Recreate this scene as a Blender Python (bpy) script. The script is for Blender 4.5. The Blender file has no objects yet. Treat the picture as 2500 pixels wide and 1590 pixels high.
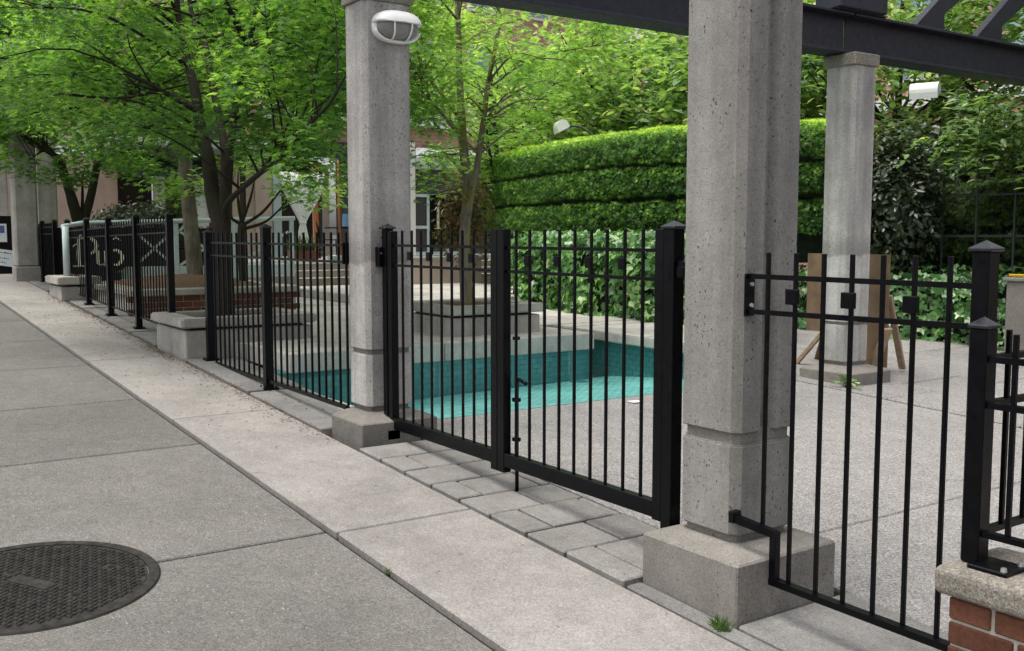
import bpy, bmesh, math, random
import numpy as np
from mathutils import Vector, Matrix

random.seed(7)
RNG = np.random.default_rng(11)
S = bpy.context.scene
COL = S.collection
R = math.radians

# ------------------------------------------------------------------ camera
cam = bpy.data.cameras.new("camera")
cam_o = bpy.data.objects.new("camera", cam)
COL.objects.link(cam_o)
cam_o.location = (0.0, 0.0, 1.55)
cam_o.rotation_euler = (R(90 - 5.135), 0, R(145.758 - 90))
cam.sensor_width = 36.0
cam.lens = 35.525
cam.clip_start = 0.05
cam.clip_end = 900.0
S.camera = cam_o

# ------------------------------------------------------------------ world, sun, exposure
SUN_DIR = Vector((-0.08, -0.42, 1.30)).normalized()          # towards the sun
elev = math.asin(SUN_DIR.z)
azim = math.atan2(SUN_DIR.x, SUN_DIR.y)
world = bpy.data.worlds.new("World")
S.world = world
world.use_nodes = True
wn = world.node_tree.nodes
wl = world.node_tree.links
sky = wn.new("ShaderNodeTexSky")
sky.sky_type = 'NISHITA'
sky.sun_disc = False
sky.sun_elevation = elev
sky.sun_rotation = azim
sky.air_density = 1.0
sky.dust_density = 4.0
sky.ozone_density = 1.0
hsv = wn.new("ShaderNodeHueSaturation")
hsv.inputs['Saturation'].default_value = 0.30               # thin overcast: greyer than a clear sky
hsv.inputs['Value'].default_value = 1.0
wl.new(sky.outputs[0], hsv.inputs['Color'])
wl.new(hsv.outputs[0], wn['Background'].inputs['Color'])
wn['Background'].inputs['Strength'].default_value = 0.15

sun = bpy.data.lights.new("sun", 'SUN')
sun_o = bpy.data.objects.new("sun", sun)
COL.objects.link(sun_o)
sun.energy = 1.5
sun.angle = R(28)
sun.color = (1.0, 0.95, 0.88)
sun_o.rotation_euler = SUN_DIR.to_track_quat('Z', 'Y').to_euler()
sun_o.location = (10, -15, 30)

S.view_settings.view_transform = 'Standard'
S.view_settings.look = 'None'
S.view_settings.gamma = 1.0
S.view_settings.use_curve_mapping = False
S.view_settings.exposure = 0.80
S.cycles.max_bounces = 12
S.cycles.diffuse_bounces = 6
S.cycles.glossy_bounces = 3
S.cycles.transmission_bounces = 6
S.cycles.transparent_max_bounces = 6
S.cycles.use_denoising = True

# ------------------------------------------------------------------ terrain
SLOPE = 0.0487
def zg(x):
    return -SLOPE * max(-32.0, min(12.0, x))
F = 0.57           # pool terrace level

# ------------------------------------------------------------------ object helpers
ORG = {}
def link(name, me, parent=None, loc=None):
    o = bpy.data.objects.new(name, me)
    COL.objects.link(o)
    if parent is not None:
        o.parent = parent
    ORG[o.name] = ORG.get(parent.name, Vector((0, 0, 0))) if parent is not None else Vector((0, 0, 0))
    if loc is not None:
        o.location = Vector(loc) - ORG[o.name]
    return o
def tag(o, label, cat, group=None):
    o['label'] = label
    o['category'] = cat
    if group:
        o['group'] = group
    return o
def thing(name, label, cat, loc=(0, 0, 0), group=None):
    o = bpy.data.objects.new(name, None)
    COL.objects.link(o)
    o.location = loc
    o.empty_display_size = 0.2
    ORG[o.name] = Vector(loc)
    return tag(o, label, cat, group)
def struct(name, parent=None):
    o = bpy.data.objects.new(name, None)
    COL.objects.link(o)
    ORG[o.name] = Vector((0, 0, 0))
    o['kind'] = 'structure'
    return o
def mesh_of(bm, mat, smooth=False):
    me = bpy.data.meshes.new("m")
    bmesh.ops.recalc_face_normals(bm, faces=bm.faces)
    bm.to_mesh(me)
    bm.free()
    if mat:
        me.materials.append(mat)
    if smooth:
        me.polygons.foreach_set('use_smooth', [True] * len(me.polygons))
    return me
def shift(me, parent):
    off = ORG.get(parent.name) if parent is not None else None
    if off is not None and off.length > 1e-9:
        me.transform(Matrix.Translation(-off))
def part(name, bm, mat, parent=None, smooth=False, kind=None, label=None):
    """One mesh object built from a bmesh given in world coordinates."""
    me = mesh_of(bm, mat, smooth)
    shift(me, parent)
    o = link(name, me, parent)
    if kind:
        o['kind'] = kind
    if label:
        o['label'] = label
    return o
def piece(name, me, parent, loc, rot=(0, 0, 0), scale=(1, 1, 1)):
    """A further object that shares mesh data, placed in world coordinates."""
    o = bpy.data.objects.new(name, me)
    COL.objects.link(o)
    o.parent = parent
    base = ORG.get(parent.name, Vector((0, 0, 0)))
    o.location = Vector(loc) - base
    o.rotation_euler = rot
    o.scale = scale
    ORG[o.name] = Vector(loc)
    return o
def box(bm, x0, x1, y0, y1, z0, z1, bev=0.0, seg=1, M=None, shear=0.0):
    r = bmesh.ops.create_cube(bm, size=1.0)
    vs = r['verts']
    for v in vs:
        v.co.x = x0 + (v.co.x + .5) * (x1 - x0)
        v.co.y = y0 + (v.co.y + .5) * (y1 - y0)
        v.co.z = z0 + (v.co.z + .5) * (z1 - z0)
    if bev > 0:
        es = list({e for v in vs for e in v.link_edges})
        rr = bmesh.ops.bevel(bm, geom=es, offset=bev, segments=seg, affect='EDGES', profile=0.5)
        vs = [v for v in rr['verts']] + [v for v in vs if v.is_valid]
        vs = list(set(vs))
    for v in vs:
        if shear:
            v.co.z += -shear * v.co.x
        if M is not None:
            v.co = M @ v.co
    return vs
def bbox(*a, **k):
    bm = bmesh.new()
    box(bm, *a, **k)
    return bm
def prism(bm, pts, z0, z1, axis='z'):
    """Extrude a polygon; pts are (a,b) in the plane normal to axis."""
    def P(a, b, c):
        return {'z': (a, b, c), 'x': (c, a, b), 'y': (a, c, b)}[axis]
    lo = [bm.verts.new(P(a, b, z0)) for a, b in pts]
    hi = [bm.verts.new(P(a, b, z1)) for a, b in pts]
    n = len(pts)
    bm.faces.new(lo[::-1])
    bm.faces.new(hi)
    for i in range(n):
        bm.faces.new((lo[i], lo[(i + 1) % n], hi[(i + 1) % n], hi[i]))
def tube(bm, pts, rad, sides=8, cap=True):
    pts = [Vector(p) for p in pts]
    if not hasattr(rad, '__len__'):
        rad = [rad] * len(pts)
    rings = []
    ref = Vector((0.31, 0.17, 0.93))
    for i, p in enumerate(pts):
        d = (pts[min(i + 1, len(pts) - 1)] - pts[max(i - 1, 0)]).normalized()
        if abs(d.dot(ref)) > 0.95:
            ref = Vector((1, 0.1, 0))
        u = d.cross(ref).normalized()
        w = d.cross(u).normalized()
        rings.append([bm.verts.new(p + (u * math.cos(2 * math.pi * k / sides) + w * math.sin(2 * math.pi * k / sides)) * rad[i]) for k in range(sides)])
    for a, b in zip(rings[:-1], rings[1:]):
        for k in range(sides):
            bm.faces.new((a[k], a[(k + 1) % sides], b[(k + 1) % sides], b[k]))
    if cap:
        bm.faces.new(rings[0][::-1])
        bm.faces.new(rings[-1])
def smooth_path(pts, n=5):
    """Catmull-Rom through the points."""
    P = [Vector(p) for p in pts]
    if len(P) < 3:
        return P
    out = []
    E = [P[0] * 2 - P[1]] + P + [P[-1] * 2 - P[-2]]
    for i in range(1, len(E) - 2):
        for k in range(n):
            t = k / n
            a, b, c, d = E[i - 1], E[i], E[i + 1], E[i + 2]
            out.append(0.5 * ((2 * b) + (c - a) * t + (2 * a - 5 * b + 4 * c - d) * t * t + (3 * b - a - 3 * c + d) * t ** 3))
    out.append(P[-1])
    return out

# ------------------------------------------------------------------ materials
class NT:
    def __init__(self, name):
        self.m = bpy.data.materials.new(name)
        self.m.use_nodes = True
        self.t = self.m.node_tree
        self.b = self.t.nodes['Principled BSDF']
        self.out = self.t.nodes['Material Output']
    def n(self, typ, **kw):
        nd = self.t.nodes.new(typ)
        for k, v in kw.items():
            if hasattr(nd, k):
                setattr(nd, k, v)
        return nd
    def l(self, a, b):
        self.t.links.new(a, b)
    def pos(self, scale=(1, 1, 1)):
        g = self.n('ShaderNodeNewGeometry')
        mp = self.n('ShaderNodeMapping')
        mp.inputs['Scale'].default_value = scale
        self.l(g.outputs['Position'], mp.inputs['Vector'])
        return mp.outputs[0]
    def noise(self, vec, scale, detail=4, rough=0.6):
        nd = self.n('ShaderNodeTexNoise')
        nd.inputs['Scale'].default_value = scale
        nd.inputs['Detail'].default_value = detail
        nd.inputs['Roughness'].default_value = rough
        self.l(vec, nd.inputs['Vector'])
        return nd.outputs['Fac']
    def ramp(self, fac, stops):
        nd = self.n('ShaderNodeValToRGB')
        e = nd.color_ramp.elements
        while len(e) > 1:
            e.remove(e[0])
        e[0].position = stops[0][0]
        c = stops[0][1]
        e[0].color = (c, c, c, 1) if not hasattr(c, '__len__') else (*c, 1)
        for p, c in stops[1:]:
            x = e.new(p)
            x.color = (c, c, c, 1) if not hasattr(c, '__len__') else (*c, 1)
        self.l(fac, nd.inputs[0])
        return nd.outputs[0]
    def math(self, op, a, b):
        nd = self.n('ShaderNodeMath', operation=op)
        for i, v in enumerate((a, b)):
            if hasattr(v, 'is_linked'):
                self.l(v, nd.inputs[i])
            else:
                nd.inputs[i].default_value = v
        return nd.outputs[0]
    def mix(self, fac, a, b, mode='MIX'):
        nd = self.n('ShaderNodeMix')
        nd.data_type = 'RGBA'
        nd.blend_type = mode
        for s, v in ((nd.inputs[0], fac), (nd.inputs[6], a), (nd.inputs[7], b)):
            if hasattr(v, 'is_linked'):
                self.l(v, s)
            elif hasattr(v, '__len__'):
                s.default_value = (*v, 1)
            else:
                s.default_value = v
        return nd.outputs[2]
    def bump(self, h, strength, dist):
        nd = self.n('ShaderNodeBump')
        nd.inputs['Strength'].default_value = strength
        nd.inputs['Distance'].default_value = dist
        self.l(h, nd.inputs['Height'])
        self.l(nd.outputs[0], self.b.inputs['Normal'])
    def set(self, color=None, rough=None, metal=None, spec=None):
        for k, v in (('Base Color', color), ('Roughness', rough), ('Metallic', metal), ('Specular IOR Level', spec)):
            if v is None:
                continue
            if hasattr(v, 'is_linked'):
                self.l(v, self.b.inputs[k])
            else:
                self.b.inputs[k].default_value = (*v, 1) if hasattr(v, '__len__') else v
        return self.m

def sc(c, k):
    return tuple(x * k for x in c)
def m_concrete(name, base, pits=0.0, agg=0.35, agg_scale=260, stain=0.35, blotch=0.9, tint=True, bump=0.5, vstreak=0.0, white=0.0, patch=None, worn=0.0):
    q = NT(name)
    p = q.pos()
    big = q.ramp(q.noise(p, blotch, 6, .62), [(.3, 1 - stain), (.7, 1 + stain * .55)])
    mid = q.ramp(q.noise(p, 9.0, 5, .7), [(.25, .86), (.75, 1.12)])
    fine = q.noise(p, agg_scale, 3, .75)
    fr = q.ramp(fine, [(.28, 1 - agg), (.5, 1.0), (.72, 1 + agg)])
    c = q.mix(1.0, base, big, 'MULTIPLY')
    c = q.mix(1.0, c, mid, 'MULTIPLY')
    c = q.mix(1.0, c, fr, 'MULTIPLY')
    g1 = q.noise(p, 95, 3, .7)
    c = q.mix(1.0, c, q.ramp(g1, [(.30, 1 - .62 * agg), (.5, 1.0), (.70, 1 + .62 * agg)]), 'MULTIPLY')
    g2 = q.noise(p, 34, 3, .7)
    c = q.mix(1.0, c, q.ramp(g2, [(.3, 1 - .22 * agg), (.7, 1 + .22 * agg)]), 'MULTIPLY')
    if vstreak:
        st = q.ramp(q.noise(q.pos((7, 7, .35)), 1.0, 5, .6), [(.35, 1 - vstreak), (.62, 1.06)])
        c = q.mix(1.0, c, st, 'MULTIPLY')
    if patch:
        # a painted-over repair: paler below its edge, a dark smear just above it
        sx = q.n('ShaderNodeSeparateXYZ')
        q.l(p, sx.inputs[0])
        hh = q.math('ADD', sx.outputs[2], q.math('MULTIPLY', q.noise(p, 7, 4), .16))
        c = q.mix(1.0, c, q.ramp(q.math('MULTIPLY', q.math('SUBTRACT', hh, patch - .5), 1.0), [(.54, 1.16), (.56, .70), (.66, .80), (.74, 1.0)]), 'MULTIPLY')
    if white:
        v = q.n('ShaderNodeTexVoronoi')
        v.inputs['Scale'].default_value = 70
        q.l(p, v.inputs['Vector'])
        dot = q.ramp(v.outputs['Distance'], [(.16, 1), (.24, 0)])
        sep = q.n('ShaderNodeSeparateColor')
        q.l(v.outputs['Color'], sep.inputs[0])
        f = q.math('MULTIPLY', q.math('MULTIPLY', dot, q.ramp(q.noise(p, 2.3, 4), [(.36, .1), (.62, 1)])), q.ramp(sep.outputs[0], [(.88, 0), (.92, white)]))
        c = q.mix(f, c, (.62, .6, .56))
        f2 = q.math('MULTIPLY', dot, q.ramp(sep.outputs[1], [(.86, 0), (.9, .55)]))
        c = q.mix(f2, c, (.09, .085, .08))
    if worn:
        hair = worn if worn > .1 else 0.0
        v = q.n('ShaderNodeTexVoronoi')
        v.inputs['Scale'].default_value = 3.2
        q.l(p, v.inputs['Vector'])
        sep = q.n('ShaderNodeSeparateColor')
        q.l(v.outputs['Color'], sep.inputs[0])
        gum = q.math('MULTIPLY', q.ramp(v.outputs['Distance'], [(.035, 1), (.06, 0)]), q.ramp(sep.outputs[2], [(.5, 0), (.52, .55)]))
        c = q.mix(gum, c, sc(base, .42))
        v = q.n('ShaderNodeTexVoronoi', feature='DISTANCE_TO_EDGE')
        v.inputs['Scale'].default_value = .42
        nz = q.n('ShaderNodeTexNoise')
        nz.inputs['Scale'].default_value = 3.5
        nz.inputs['Detail'].default_value = 8
        q.l(p, nz.inputs['Vector'])
        ad = q.n('ShaderNodeVectorMath', operation='MULTIPLY_ADD')
        q.l(nz.outputs['Color'], ad.inputs[0])
        ad.inputs[1].default_value = (.55, .55, .55)
        q.l(p, ad.inputs[2])
        q.l(ad.outputs[0], v.inputs['Vector'])
        crack = q.math('MULTIPLY', q.ramp(v.outputs['Distance'], [(.0012, 1), (.0035, 0)]), q.ramp(q.noise(p, .5, 2), [(.54, 0), (.60, hair)]))
        c = q.mix(crack, c, sc(base, .25))
        oil = q.ramp(q.noise(p, .55, 7, .7), [(.56, 0), (.72, .38)])
        c = q.mix(oil, c, sc(base, .55))
    h = fine
    if pits:
        def warp(s_):
            nz = q.n('ShaderNodeTexNoise')
            nz.inputs['Scale'].default_value = 55
            q.l(p, nz.inputs['Vector'])
            ad = q.n('ShaderNodeVectorMath', operation='MULTIPLY_ADD')
            q.l(nz.outputs['Color'], ad.inputs[0])
            ad.inputs[1].default_value = (1.5, 1.5, 1.5)
            q.l(q.pos(s_), ad.inputs[2])
            return ad.outputs[0]
        v = q.n('ShaderNodeTexVoronoi')
        v.inputs['Scale'].default_value = 1.0
        q.l(warp((74, 74, 44)), v.inputs['Vector'])
        sep = q.n('ShaderNodeSeparateColor')
        q.l(v.outputs['Color'], sep.inputs[0])
        dot = q.ramp(v.outputs['Distance'], [(.14, 1), (.27, 0)])
        keep = q.math('MULTIPLY', q.ramp(sep.outputs[0], [(1 - pits, 0), (1 - pits + .04, 1)]), q.ramp(q.noise(p, 4.5, 3), [(.38, .1), (.56, 1)]))
        f = q.math('MULTIPLY', dot, keep)
        v2 = q.n('ShaderNodeTexVoronoi')
        v2.inputs['Scale'].default_value = 1.0
        q.l(warp((170, 170, 125)), v2.inputs['Vector'])
        sep2 = q.n('ShaderNodeSeparateColor')
        q.l(v2.outputs['Color'], sep2.inputs[0])
        f2 = q.math('MULTIPLY', q.ramp(v2.outputs['Distance'], [(.2, 1), (.34, 0)]), q.ramp(sep2.outputs[0], [(.62, 0), (.78, .7)]))
        c = q.mix(q.math('MULTIPLY', f, .95), c, (.022, .021, .019))
        c = q.mix(f2, c, (.09, .085, .08))
        h = q.math('SUBTRACT', fine, q.math('MULTIPLY', f, 2.5))
    if tint:
        oi = q.n('ShaderNodeObjectInfo')
        c = q.mix(1.0, c, q.ramp(oi.outputs['Random'], [(0, .92), (1, 1.08)]), 'MULTIPLY')
    q.bump(h, bump, .004)
    return q.set(c, .9, spec=.25)
M = {}
M['walk_light'] = m_concrete('walk_light', (.252, .236, .218), agg=.42, agg_scale=230, stain=.22, blotch=1.6, white=.25, worn=.01)
M['walk_grey'] = m_concrete('walk_grey', (.146, .139, .126), agg=.6, agg_scale=210, stain=.2, blotch=.8, white=.75, worn=.01)
M['kerb_dark'] = m_concrete('kerb_dark', (.18, .175, .166), agg=.4, agg_scale=200, stain=.35, blotch=2.2)
M['paver'] = m_concrete('paver', (.215, .206, .19), agg=.42, agg_scale=240, stain=.25, blotch=3)
M['court'] = m_concrete('court', (.262, .250, .238), agg=.7, agg_scale=110, stain=.16, blotch=.7, white=.6, bump=.8, worn=.9)
M['pillar'] = m_concrete('pillar', (.231, .220, .202), pits=.40, agg=.25, agg_scale=240, stain=.28, blotch=1.3, vstreak=.24, patch=None)
M['pillar_patch'] = m_concrete('pillar_patch', (.40, .385, .36), pits=.40, agg=.27, agg_scale=240, stain=.30, blotch=1.5, vstreak=.34, patch=1.40)
M['plinth'] = m_concrete('plinth', (.215, .20, .178), pits=.16, agg=.34, agg_scale=220, stain=.28, blotch=2.0)
M['coping'] = m_concrete('coping', (.47, .445, .405), agg=.24, agg_scale=200, stain=.30, blotch=1.4, vstreak=.14)
M['planter'] = m_concrete('planter', (.33, .312, .278), agg=.25, agg_scale=200, stain=.35, blotch=1.6, vstreak=.14)
M['cap'] = m_concrete('cap', (.215, .196, .165), agg=.6, agg_scale=150, stain=.25, blotch=3, white=.4)
M['riser'] = m_concrete('riser', (.42, .35, .30), agg=.2, stain=.15)

def m_plain(name, c, rough=.6, metal=0.0, var=.12, scale=14, spec=.4, bump=0.0, bscale=90):
    q = NT(name)
    p = q.pos()
    k = q.ramp(q.noise(p, scale, 4), [(.3, 1 - var), (.7, 1 + var)])
    if bump:
        q.bump(q.noise(p, bscale, 3), bump, .003)
    return q.set(q.mix(1.0, c, k, 'MULTIPLY'), q.ramp(q.noise(p, scale * 1.7, 5), [(.3, max(0, rough - .1)), (.7, min(1, rough + .12))]), metal, spec)
M['black'] = m_plain('black_paint', (.0011, .0013, .0022), .33, var=.3, spec=.17, bump=.15, bscale=160)
M['steel'] = m_plain('dark_steel', (.019, .020, .031), .5, var=.25, spec=.35, bump=.2, bscale=40)
M['cap_metal'] = m_plain('cap_metal', (.02, .021, .024), .24, .3, var=.2, spec=.6)
M['zinc'] = m_plain('zinc', (.5, .5, .5), .4, .8)
M['white'] = m_plain('white_enamel', (.80, .80, .77), .35, var=.04)
M['glass_dull'] = m_plain('lamp_glass', (.22, .22, .21), .3, var=.15, spec=.6)
M['rail_white'] = m_plain('rail_white', (.40, .475, .48), .5, var=.08)
M['cream'] = m_plain('cream', (.88, .85, .70), .6, var=.08)
M['sign_black'] = m_plain('sign_black', (.0035, .0035, .004), .6, spec=.2)
M['soil'] = m_plain('soil', (.045, .028, .017), .95, var=.6, scale=40, bump=1.0, bscale=60)
M['mulch'] = m_plain('mulch', (.11, .062, .035), .95, var=.7, scale=60, bump=1.0, bscale=70)
M['iron'] = m_plain('cast_iron', (.027, .025, .022), .75, var=.5, scale=25, spec=.15, bump=.6, bscale=120)
M['dirt_and_shade'] = m_plain('joint_dirt_and_shade', (.013, .0095, .0065), .95, var=.5, scale=30)  # joint dirt, also painted shade in the gap under the planter rims
M['ground'] = m_plain('ground', (.06, .052, .042), .95, var=.4, scale=6)
M['ply'] = m_plain('plywood', (.155, .10, .06), .7, var=.25, scale=8)
M['lumber'] = m_plain('lumber', (.30, .215, .14), .7, var=.25, scale=20)
M['orange_wood'] = m_plain('orange_wood', (.34, .115, .03), .5, var=.25)
M['yellow_rope'] = m_plain('yellow_rope', (.65, .42, .02), .7)
M['mortar'] = m_plain('mortar', (.34, .31, .27), .95, var=.2, scale=60, bump=.5)
M['wall_pink'] = m_plain('wall_pink', (.46, .335, .285), .85, var=.1, scale=3, bump=.2)
M['wall_beige'] = m_plain('wall_beige', (.55, .45, .385), .85, var=.1, scale=3, bump=.2)
M['dark_room'] = m_plain('dark_room', (.022, .016, .013), .8, var=.4, scale=2)
M['door_red'] = m_plain('door_red', (.12, .045, .03), .6, var=.2)
M['teal_frame'] = m_plain('teal_frame', (.42, .53, .53), .5, var=.06)
M['teal_glass'] = m_plain('teal_glass', (.17, .27, .27), .12, var=.25, scale=.6, spec=.9)
M['dark_glass'] = m_plain('dark_glass', (.03, .035, .04), .1, var=.3, scale=.8, spec=.8)
M['white_trim'] = m_plain('white_trim', (.66, .65, .64), .6, var=.04)
M['awning_grey'] = m_plain('awning_grey', (.40, .43, .46), .7, var=.08)
M['awning_dark'] = m_plain('awning_dark', (.03, .032, .045), .8, var=.2)
M['curtain'] = m_plain('curtain', (.88, .90, .90), .85, var=.04)
M['terracotta'] = m_plain('terracotta', (.20, .075, .045), .8, var=.2)
M['paper'] = m_plain('paper', (.74, .78, .80), .8, var=.03)
M['ink'] = m_plain('ink', (.10, .14, .34), .8, var=.05)
M['trellis'] = m_plain('trellis_grey', (.032, .042, .040), .6, var=.2)
M['blue_plastic'] = m_plain('blue_plastic', (.10, .22, .38), .5)
M['debris'] = m_plain('debris', (.13, .075, .04), .9, var=.6, scale=120)
M['pebble'] = m_plain('pebble', (.55, .50, .42), .8, var=.2, scale=50)

def m_brick():
    q = NT('brick_clay')
    oi = q.n('ShaderNodeObjectInfo')
    base = q.ramp(oi.outputs['Random'], [(0, (.085, .034, .021)), (.5, (.11, .042, .026)), (1, (.135, .056, .034))])
    p = q.pos()
    c = q.mix(1.0, base, q.ramp(q.noise(p, 60, 5, .7), [(.3, .7), (.7, 1.25)]), 'MULTIPLY')
    c = q.mix(1.0, c, q.ramp(q.noise(p, 8, 4), [(.3, .8), (.7, 1.15)]), 'MULTIPLY')
    q.bump(q.noise(p, 180, 4), .6, .003)
    return q.set(c, .9, spec=.2)
M['brick'] = m_brick()
def m_far_brick():
    q = NT('far_brick')
    tc = q.n('ShaderNodeNewGeometry')
    sep = q.n('ShaderNodeSeparateXYZ')
    q.l(tc.outputs['Position'], sep.inputs[0])
    cmb = q.n('ShaderNodeCombineXYZ')
    q.l(q.math('ADD', sep.outputs[0], sep.outputs[1]), cmb.inputs[0])
    q.l(sep.outputs[2], cmb.inputs[1])
    b = q.n('ShaderNodeTexBrick')
    b.inputs['Scale'].default_value = 1
    b.inputs['Brick Width'].default_value = .3
    b.inputs['Row Height'].default_value = .1
    b.inputs['Mortar Size'].default_value = .008
    b.inputs['Color1'].default_value = (.44, .25, .19, 1)
    b.inputs['Color2'].default_value = (.37, .205, .155, 1)
    b.inputs['Mortar'].default_value = (.46, .36, .31, 1)
    q.l(cmb.outputs[0], b.inputs['Vector'])
    c = q.mix(1.0, b.outputs['Color'], q.ramp(q.noise(q.pos(), .8, 4), [(.3, .85), (.7, 1.1)]), 'MULTIPLY')
    return q.set(c, .9, spec=.2)
M['far_brick'] = m_far_brick()

def m_tile(name, c1, c2, rough):
    q = NT(name)
    oi = q.n('ShaderNodeObjectInfo')
    base = q.ramp(oi.outputs['Random'], [(0, c1), (1, c2)])
    p = q.pos()
    c = q.mix(1.0, base, q.ramp(q.noise(p, 5, 4), [(.3, .78), (.7, 1.15)]), 'MULTIPLY')
    drip = q.ramp(q.noise(q.pos((16, 16, .8)), 1.0, 3), [(.63, 0), (.74, .35)])
    c = q.mix(drip, c, (.30, .42, .40))
    q.bump(q.noise(p, 60, 2), .15, .002)
    return q.set(c, rough, spec=.5)
M['tile'] = m_tile('teal_tile', (.050, .190, .188), (.062, .222, .218), .22)
M['grout'] = m_plain('grout', (.046, .165, .162), .8)
def m_poolfloor():
    q = NT('pool_floor')
    p = q.pos()
    b = q.n('ShaderNodeTexBrick')
    b.inputs['Scale'].default_value = 1
    b.inputs['Brick Width'].default_value = .1
    b.inputs['Row Height'].default_value = .05
    b.inputs['Mortar Size'].default_value = .006
    b.inputs['Color1'].default_value = (.20, .58, .54, 1)
    b.inputs['Color2'].default_value = (.24, .65, .60, 1)
    b.inputs['Mortar'].default_value = (.12, .36, .34, 1)
    mp = q.n('ShaderNodeMapping')
    mp.inputs['Rotation'].default_value = (0, 0, R(90))
    q.l(p, mp.inputs['Vector'])
    q.l(mp.outputs[0], b.inputs['Vector'])
    c = q.mix(1.0, b.outputs['Color'], q.ramp(q.noise(p, 1.7, 5, .6), [(.3, .80), (.7, 1.14)]), 'MULTIPLY')
    c = q.mix(1.0, c, q.ramp(q.noise(q.pos((3, 22, 3)), 1.0, 4), [(.35, .88), (.7, 1.1)]), 'MULTIPLY')
    q.bump(q.noise(q.pos((4, 14, 4)), 1.0, 3), .25, .01)
    return q.set(c, .24, spec=.45)
M['pool_floor'] = m_poolfloor()

def m_bark(name, c, moss=None):
    q = NT(name)
    n = q.noise(q.pos((22, 22, 5)), 1.0, 6, .7)
    col = q.mix(1.0, c, q.ramp(n, [(.3, .5), (.7, 1.5)]), 'MULTIPLY')
    if moss:
        f = q.ramp(q.noise(q.pos((1.5, 1.5, 1.1)), 2.2, 4), [(.46, 0), (.62, .8)])
        col = q.mix(f, col, moss)
    q.bump(n, .9, .012)
    return q.set(col, .9, spec=.2)
M['bark_dark'] = m_bark('bark_dark', (.030, .024, .019), (.022, .025, .010))
M['bark_pale'] = m_bark('bark_pale', (.155, .135, .11), (.09, .085, .05))
M['bark_moss'] = m_bark('bark_moss', (.16, .135, .11), (.19, .16, .02))

def m_leaf(name, stops, trans=.4, rough=.5, spec=.35, tboost=1.6):
    q = NT(name)
    at = q.n('ShaderNodeAttribute', attribute_name='rnd')
    col = q.ramp(at.outputs['Fac'], stops)
    oi = q.n('ShaderNodeObjectInfo')
    q.set(col, rough, spec=spec)
    tr = q.n('ShaderNodeBsdfTranslucent')
    tc = q.mix(1.0, col, (1.25 * tboost, 1.25 * tboost, .55 * tboost), 'MULTIPLY')
    q.l(tc, tr.inputs['Color'])
    mx = q.n('ShaderNodeMixShader')
    mx.inputs[0].default_value = trans
    q.l(q.b.outputs[0], mx.inputs[1])
    q.l(tr.outputs[0], mx.inputs[2])
    q.l(mx.outputs[0], q.out.inputs['Surface'])
    return q.m
M['maple'] = m_leaf('maple_leaf', [(0, (.034, .088, .026)), (.45, (.092, .200, .046)), (.8, (.19, .34, .075)), (1, (.32, .47, .12))], .52)
M['maple_light'] = m_leaf('maple_leaf_light', [(0, (.10, .21, .06)), (.5, (.21, .36, .10)), (1, (.40, .54, .19))], .52)
M['magnolia'] = m_leaf('broad_leaf', [(0, (.09, .19, .06)), (.5, (.20, .33, .12)), (.8, (.36, .47, .22)), (1, (.58, .62, .40))], .40, .38, .5)
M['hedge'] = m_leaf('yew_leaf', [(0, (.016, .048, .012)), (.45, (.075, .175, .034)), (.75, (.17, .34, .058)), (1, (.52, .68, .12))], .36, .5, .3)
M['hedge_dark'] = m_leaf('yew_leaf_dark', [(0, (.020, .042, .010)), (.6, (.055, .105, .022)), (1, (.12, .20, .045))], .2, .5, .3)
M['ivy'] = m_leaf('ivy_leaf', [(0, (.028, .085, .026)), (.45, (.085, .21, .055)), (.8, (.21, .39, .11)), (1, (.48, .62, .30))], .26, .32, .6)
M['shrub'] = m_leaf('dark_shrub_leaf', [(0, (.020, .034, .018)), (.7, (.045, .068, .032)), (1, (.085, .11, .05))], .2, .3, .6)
M['bronze'] = m_leaf('bronze_leaf', [(0, (.06, .055, .018)), (.5, (.11, .085, .03)), (1, (.20, .12, .06))], .3, .5, .3)
M['grassm'] = m_leaf('grass_blade', [(0, (.035, .075, .015)), (1, (.10, .17, .035))], .3)
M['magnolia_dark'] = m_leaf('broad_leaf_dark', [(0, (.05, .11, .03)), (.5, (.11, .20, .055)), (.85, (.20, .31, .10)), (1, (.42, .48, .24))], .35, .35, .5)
M['core'] = m_plain('hedge_core', (.010, .016, .007), .95, var=.5, scale=12)

# ------------------------------------------------------------------ leaf clouds
T_MAPLE_V, T_MAPLE_F = [(0, 0, 0)], []
for a_, l_ in ((-72, .62), (-36, .88), (0, 1.0), (36, .88), (72, .62)):
    ca, sa = math.cos(R(a_)), math.sin(R(a_))
    i = len(T_MAPLE_V)
    T_MAPLE_V += [(-.13 * ca + .42 * l_ * sa, .13 * sa + .42 * l_ * ca, .03), (l_ * sa, l_ * ca, -.10 * l_), (.13 * ca + .42 * l_ * sa, -.13 * sa + .42 * l_ * ca, .03)]
    T_MAPLE_F += [(0, i + 2, i + 1), (0, i + 1, i)]
T_OVAL_V = [(0, 0, 0), (-.26, .35, .05), (0, .42, -.02), (.26, .35, .05), (-.2, .72, .03), (.2, .72, .03), (0, 1, -.08)]
T_OVAL_F = [(0, 2, 1), (0, 3, 2), (1, 2, 4), (2, 3, 5), (2, 6, 4), (2, 5, 6)]
T_IVY_V = [(0, .1, 0), (-.42, -.05, .04), (-.55, .38, .02), (-.2, .55, .03), (0, 1.0, -.1), (.2, .55, .03), (.55, .38, .02), (.42, -.05, .04)]
T_IVY_F = [(0, 2, 1), (0, 3, 2), (0, 4, 3), (0, 5, 4), (0, 6, 5), (0, 7, 6)]
T_YEW_V, T_YEW_F = [], []
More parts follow.
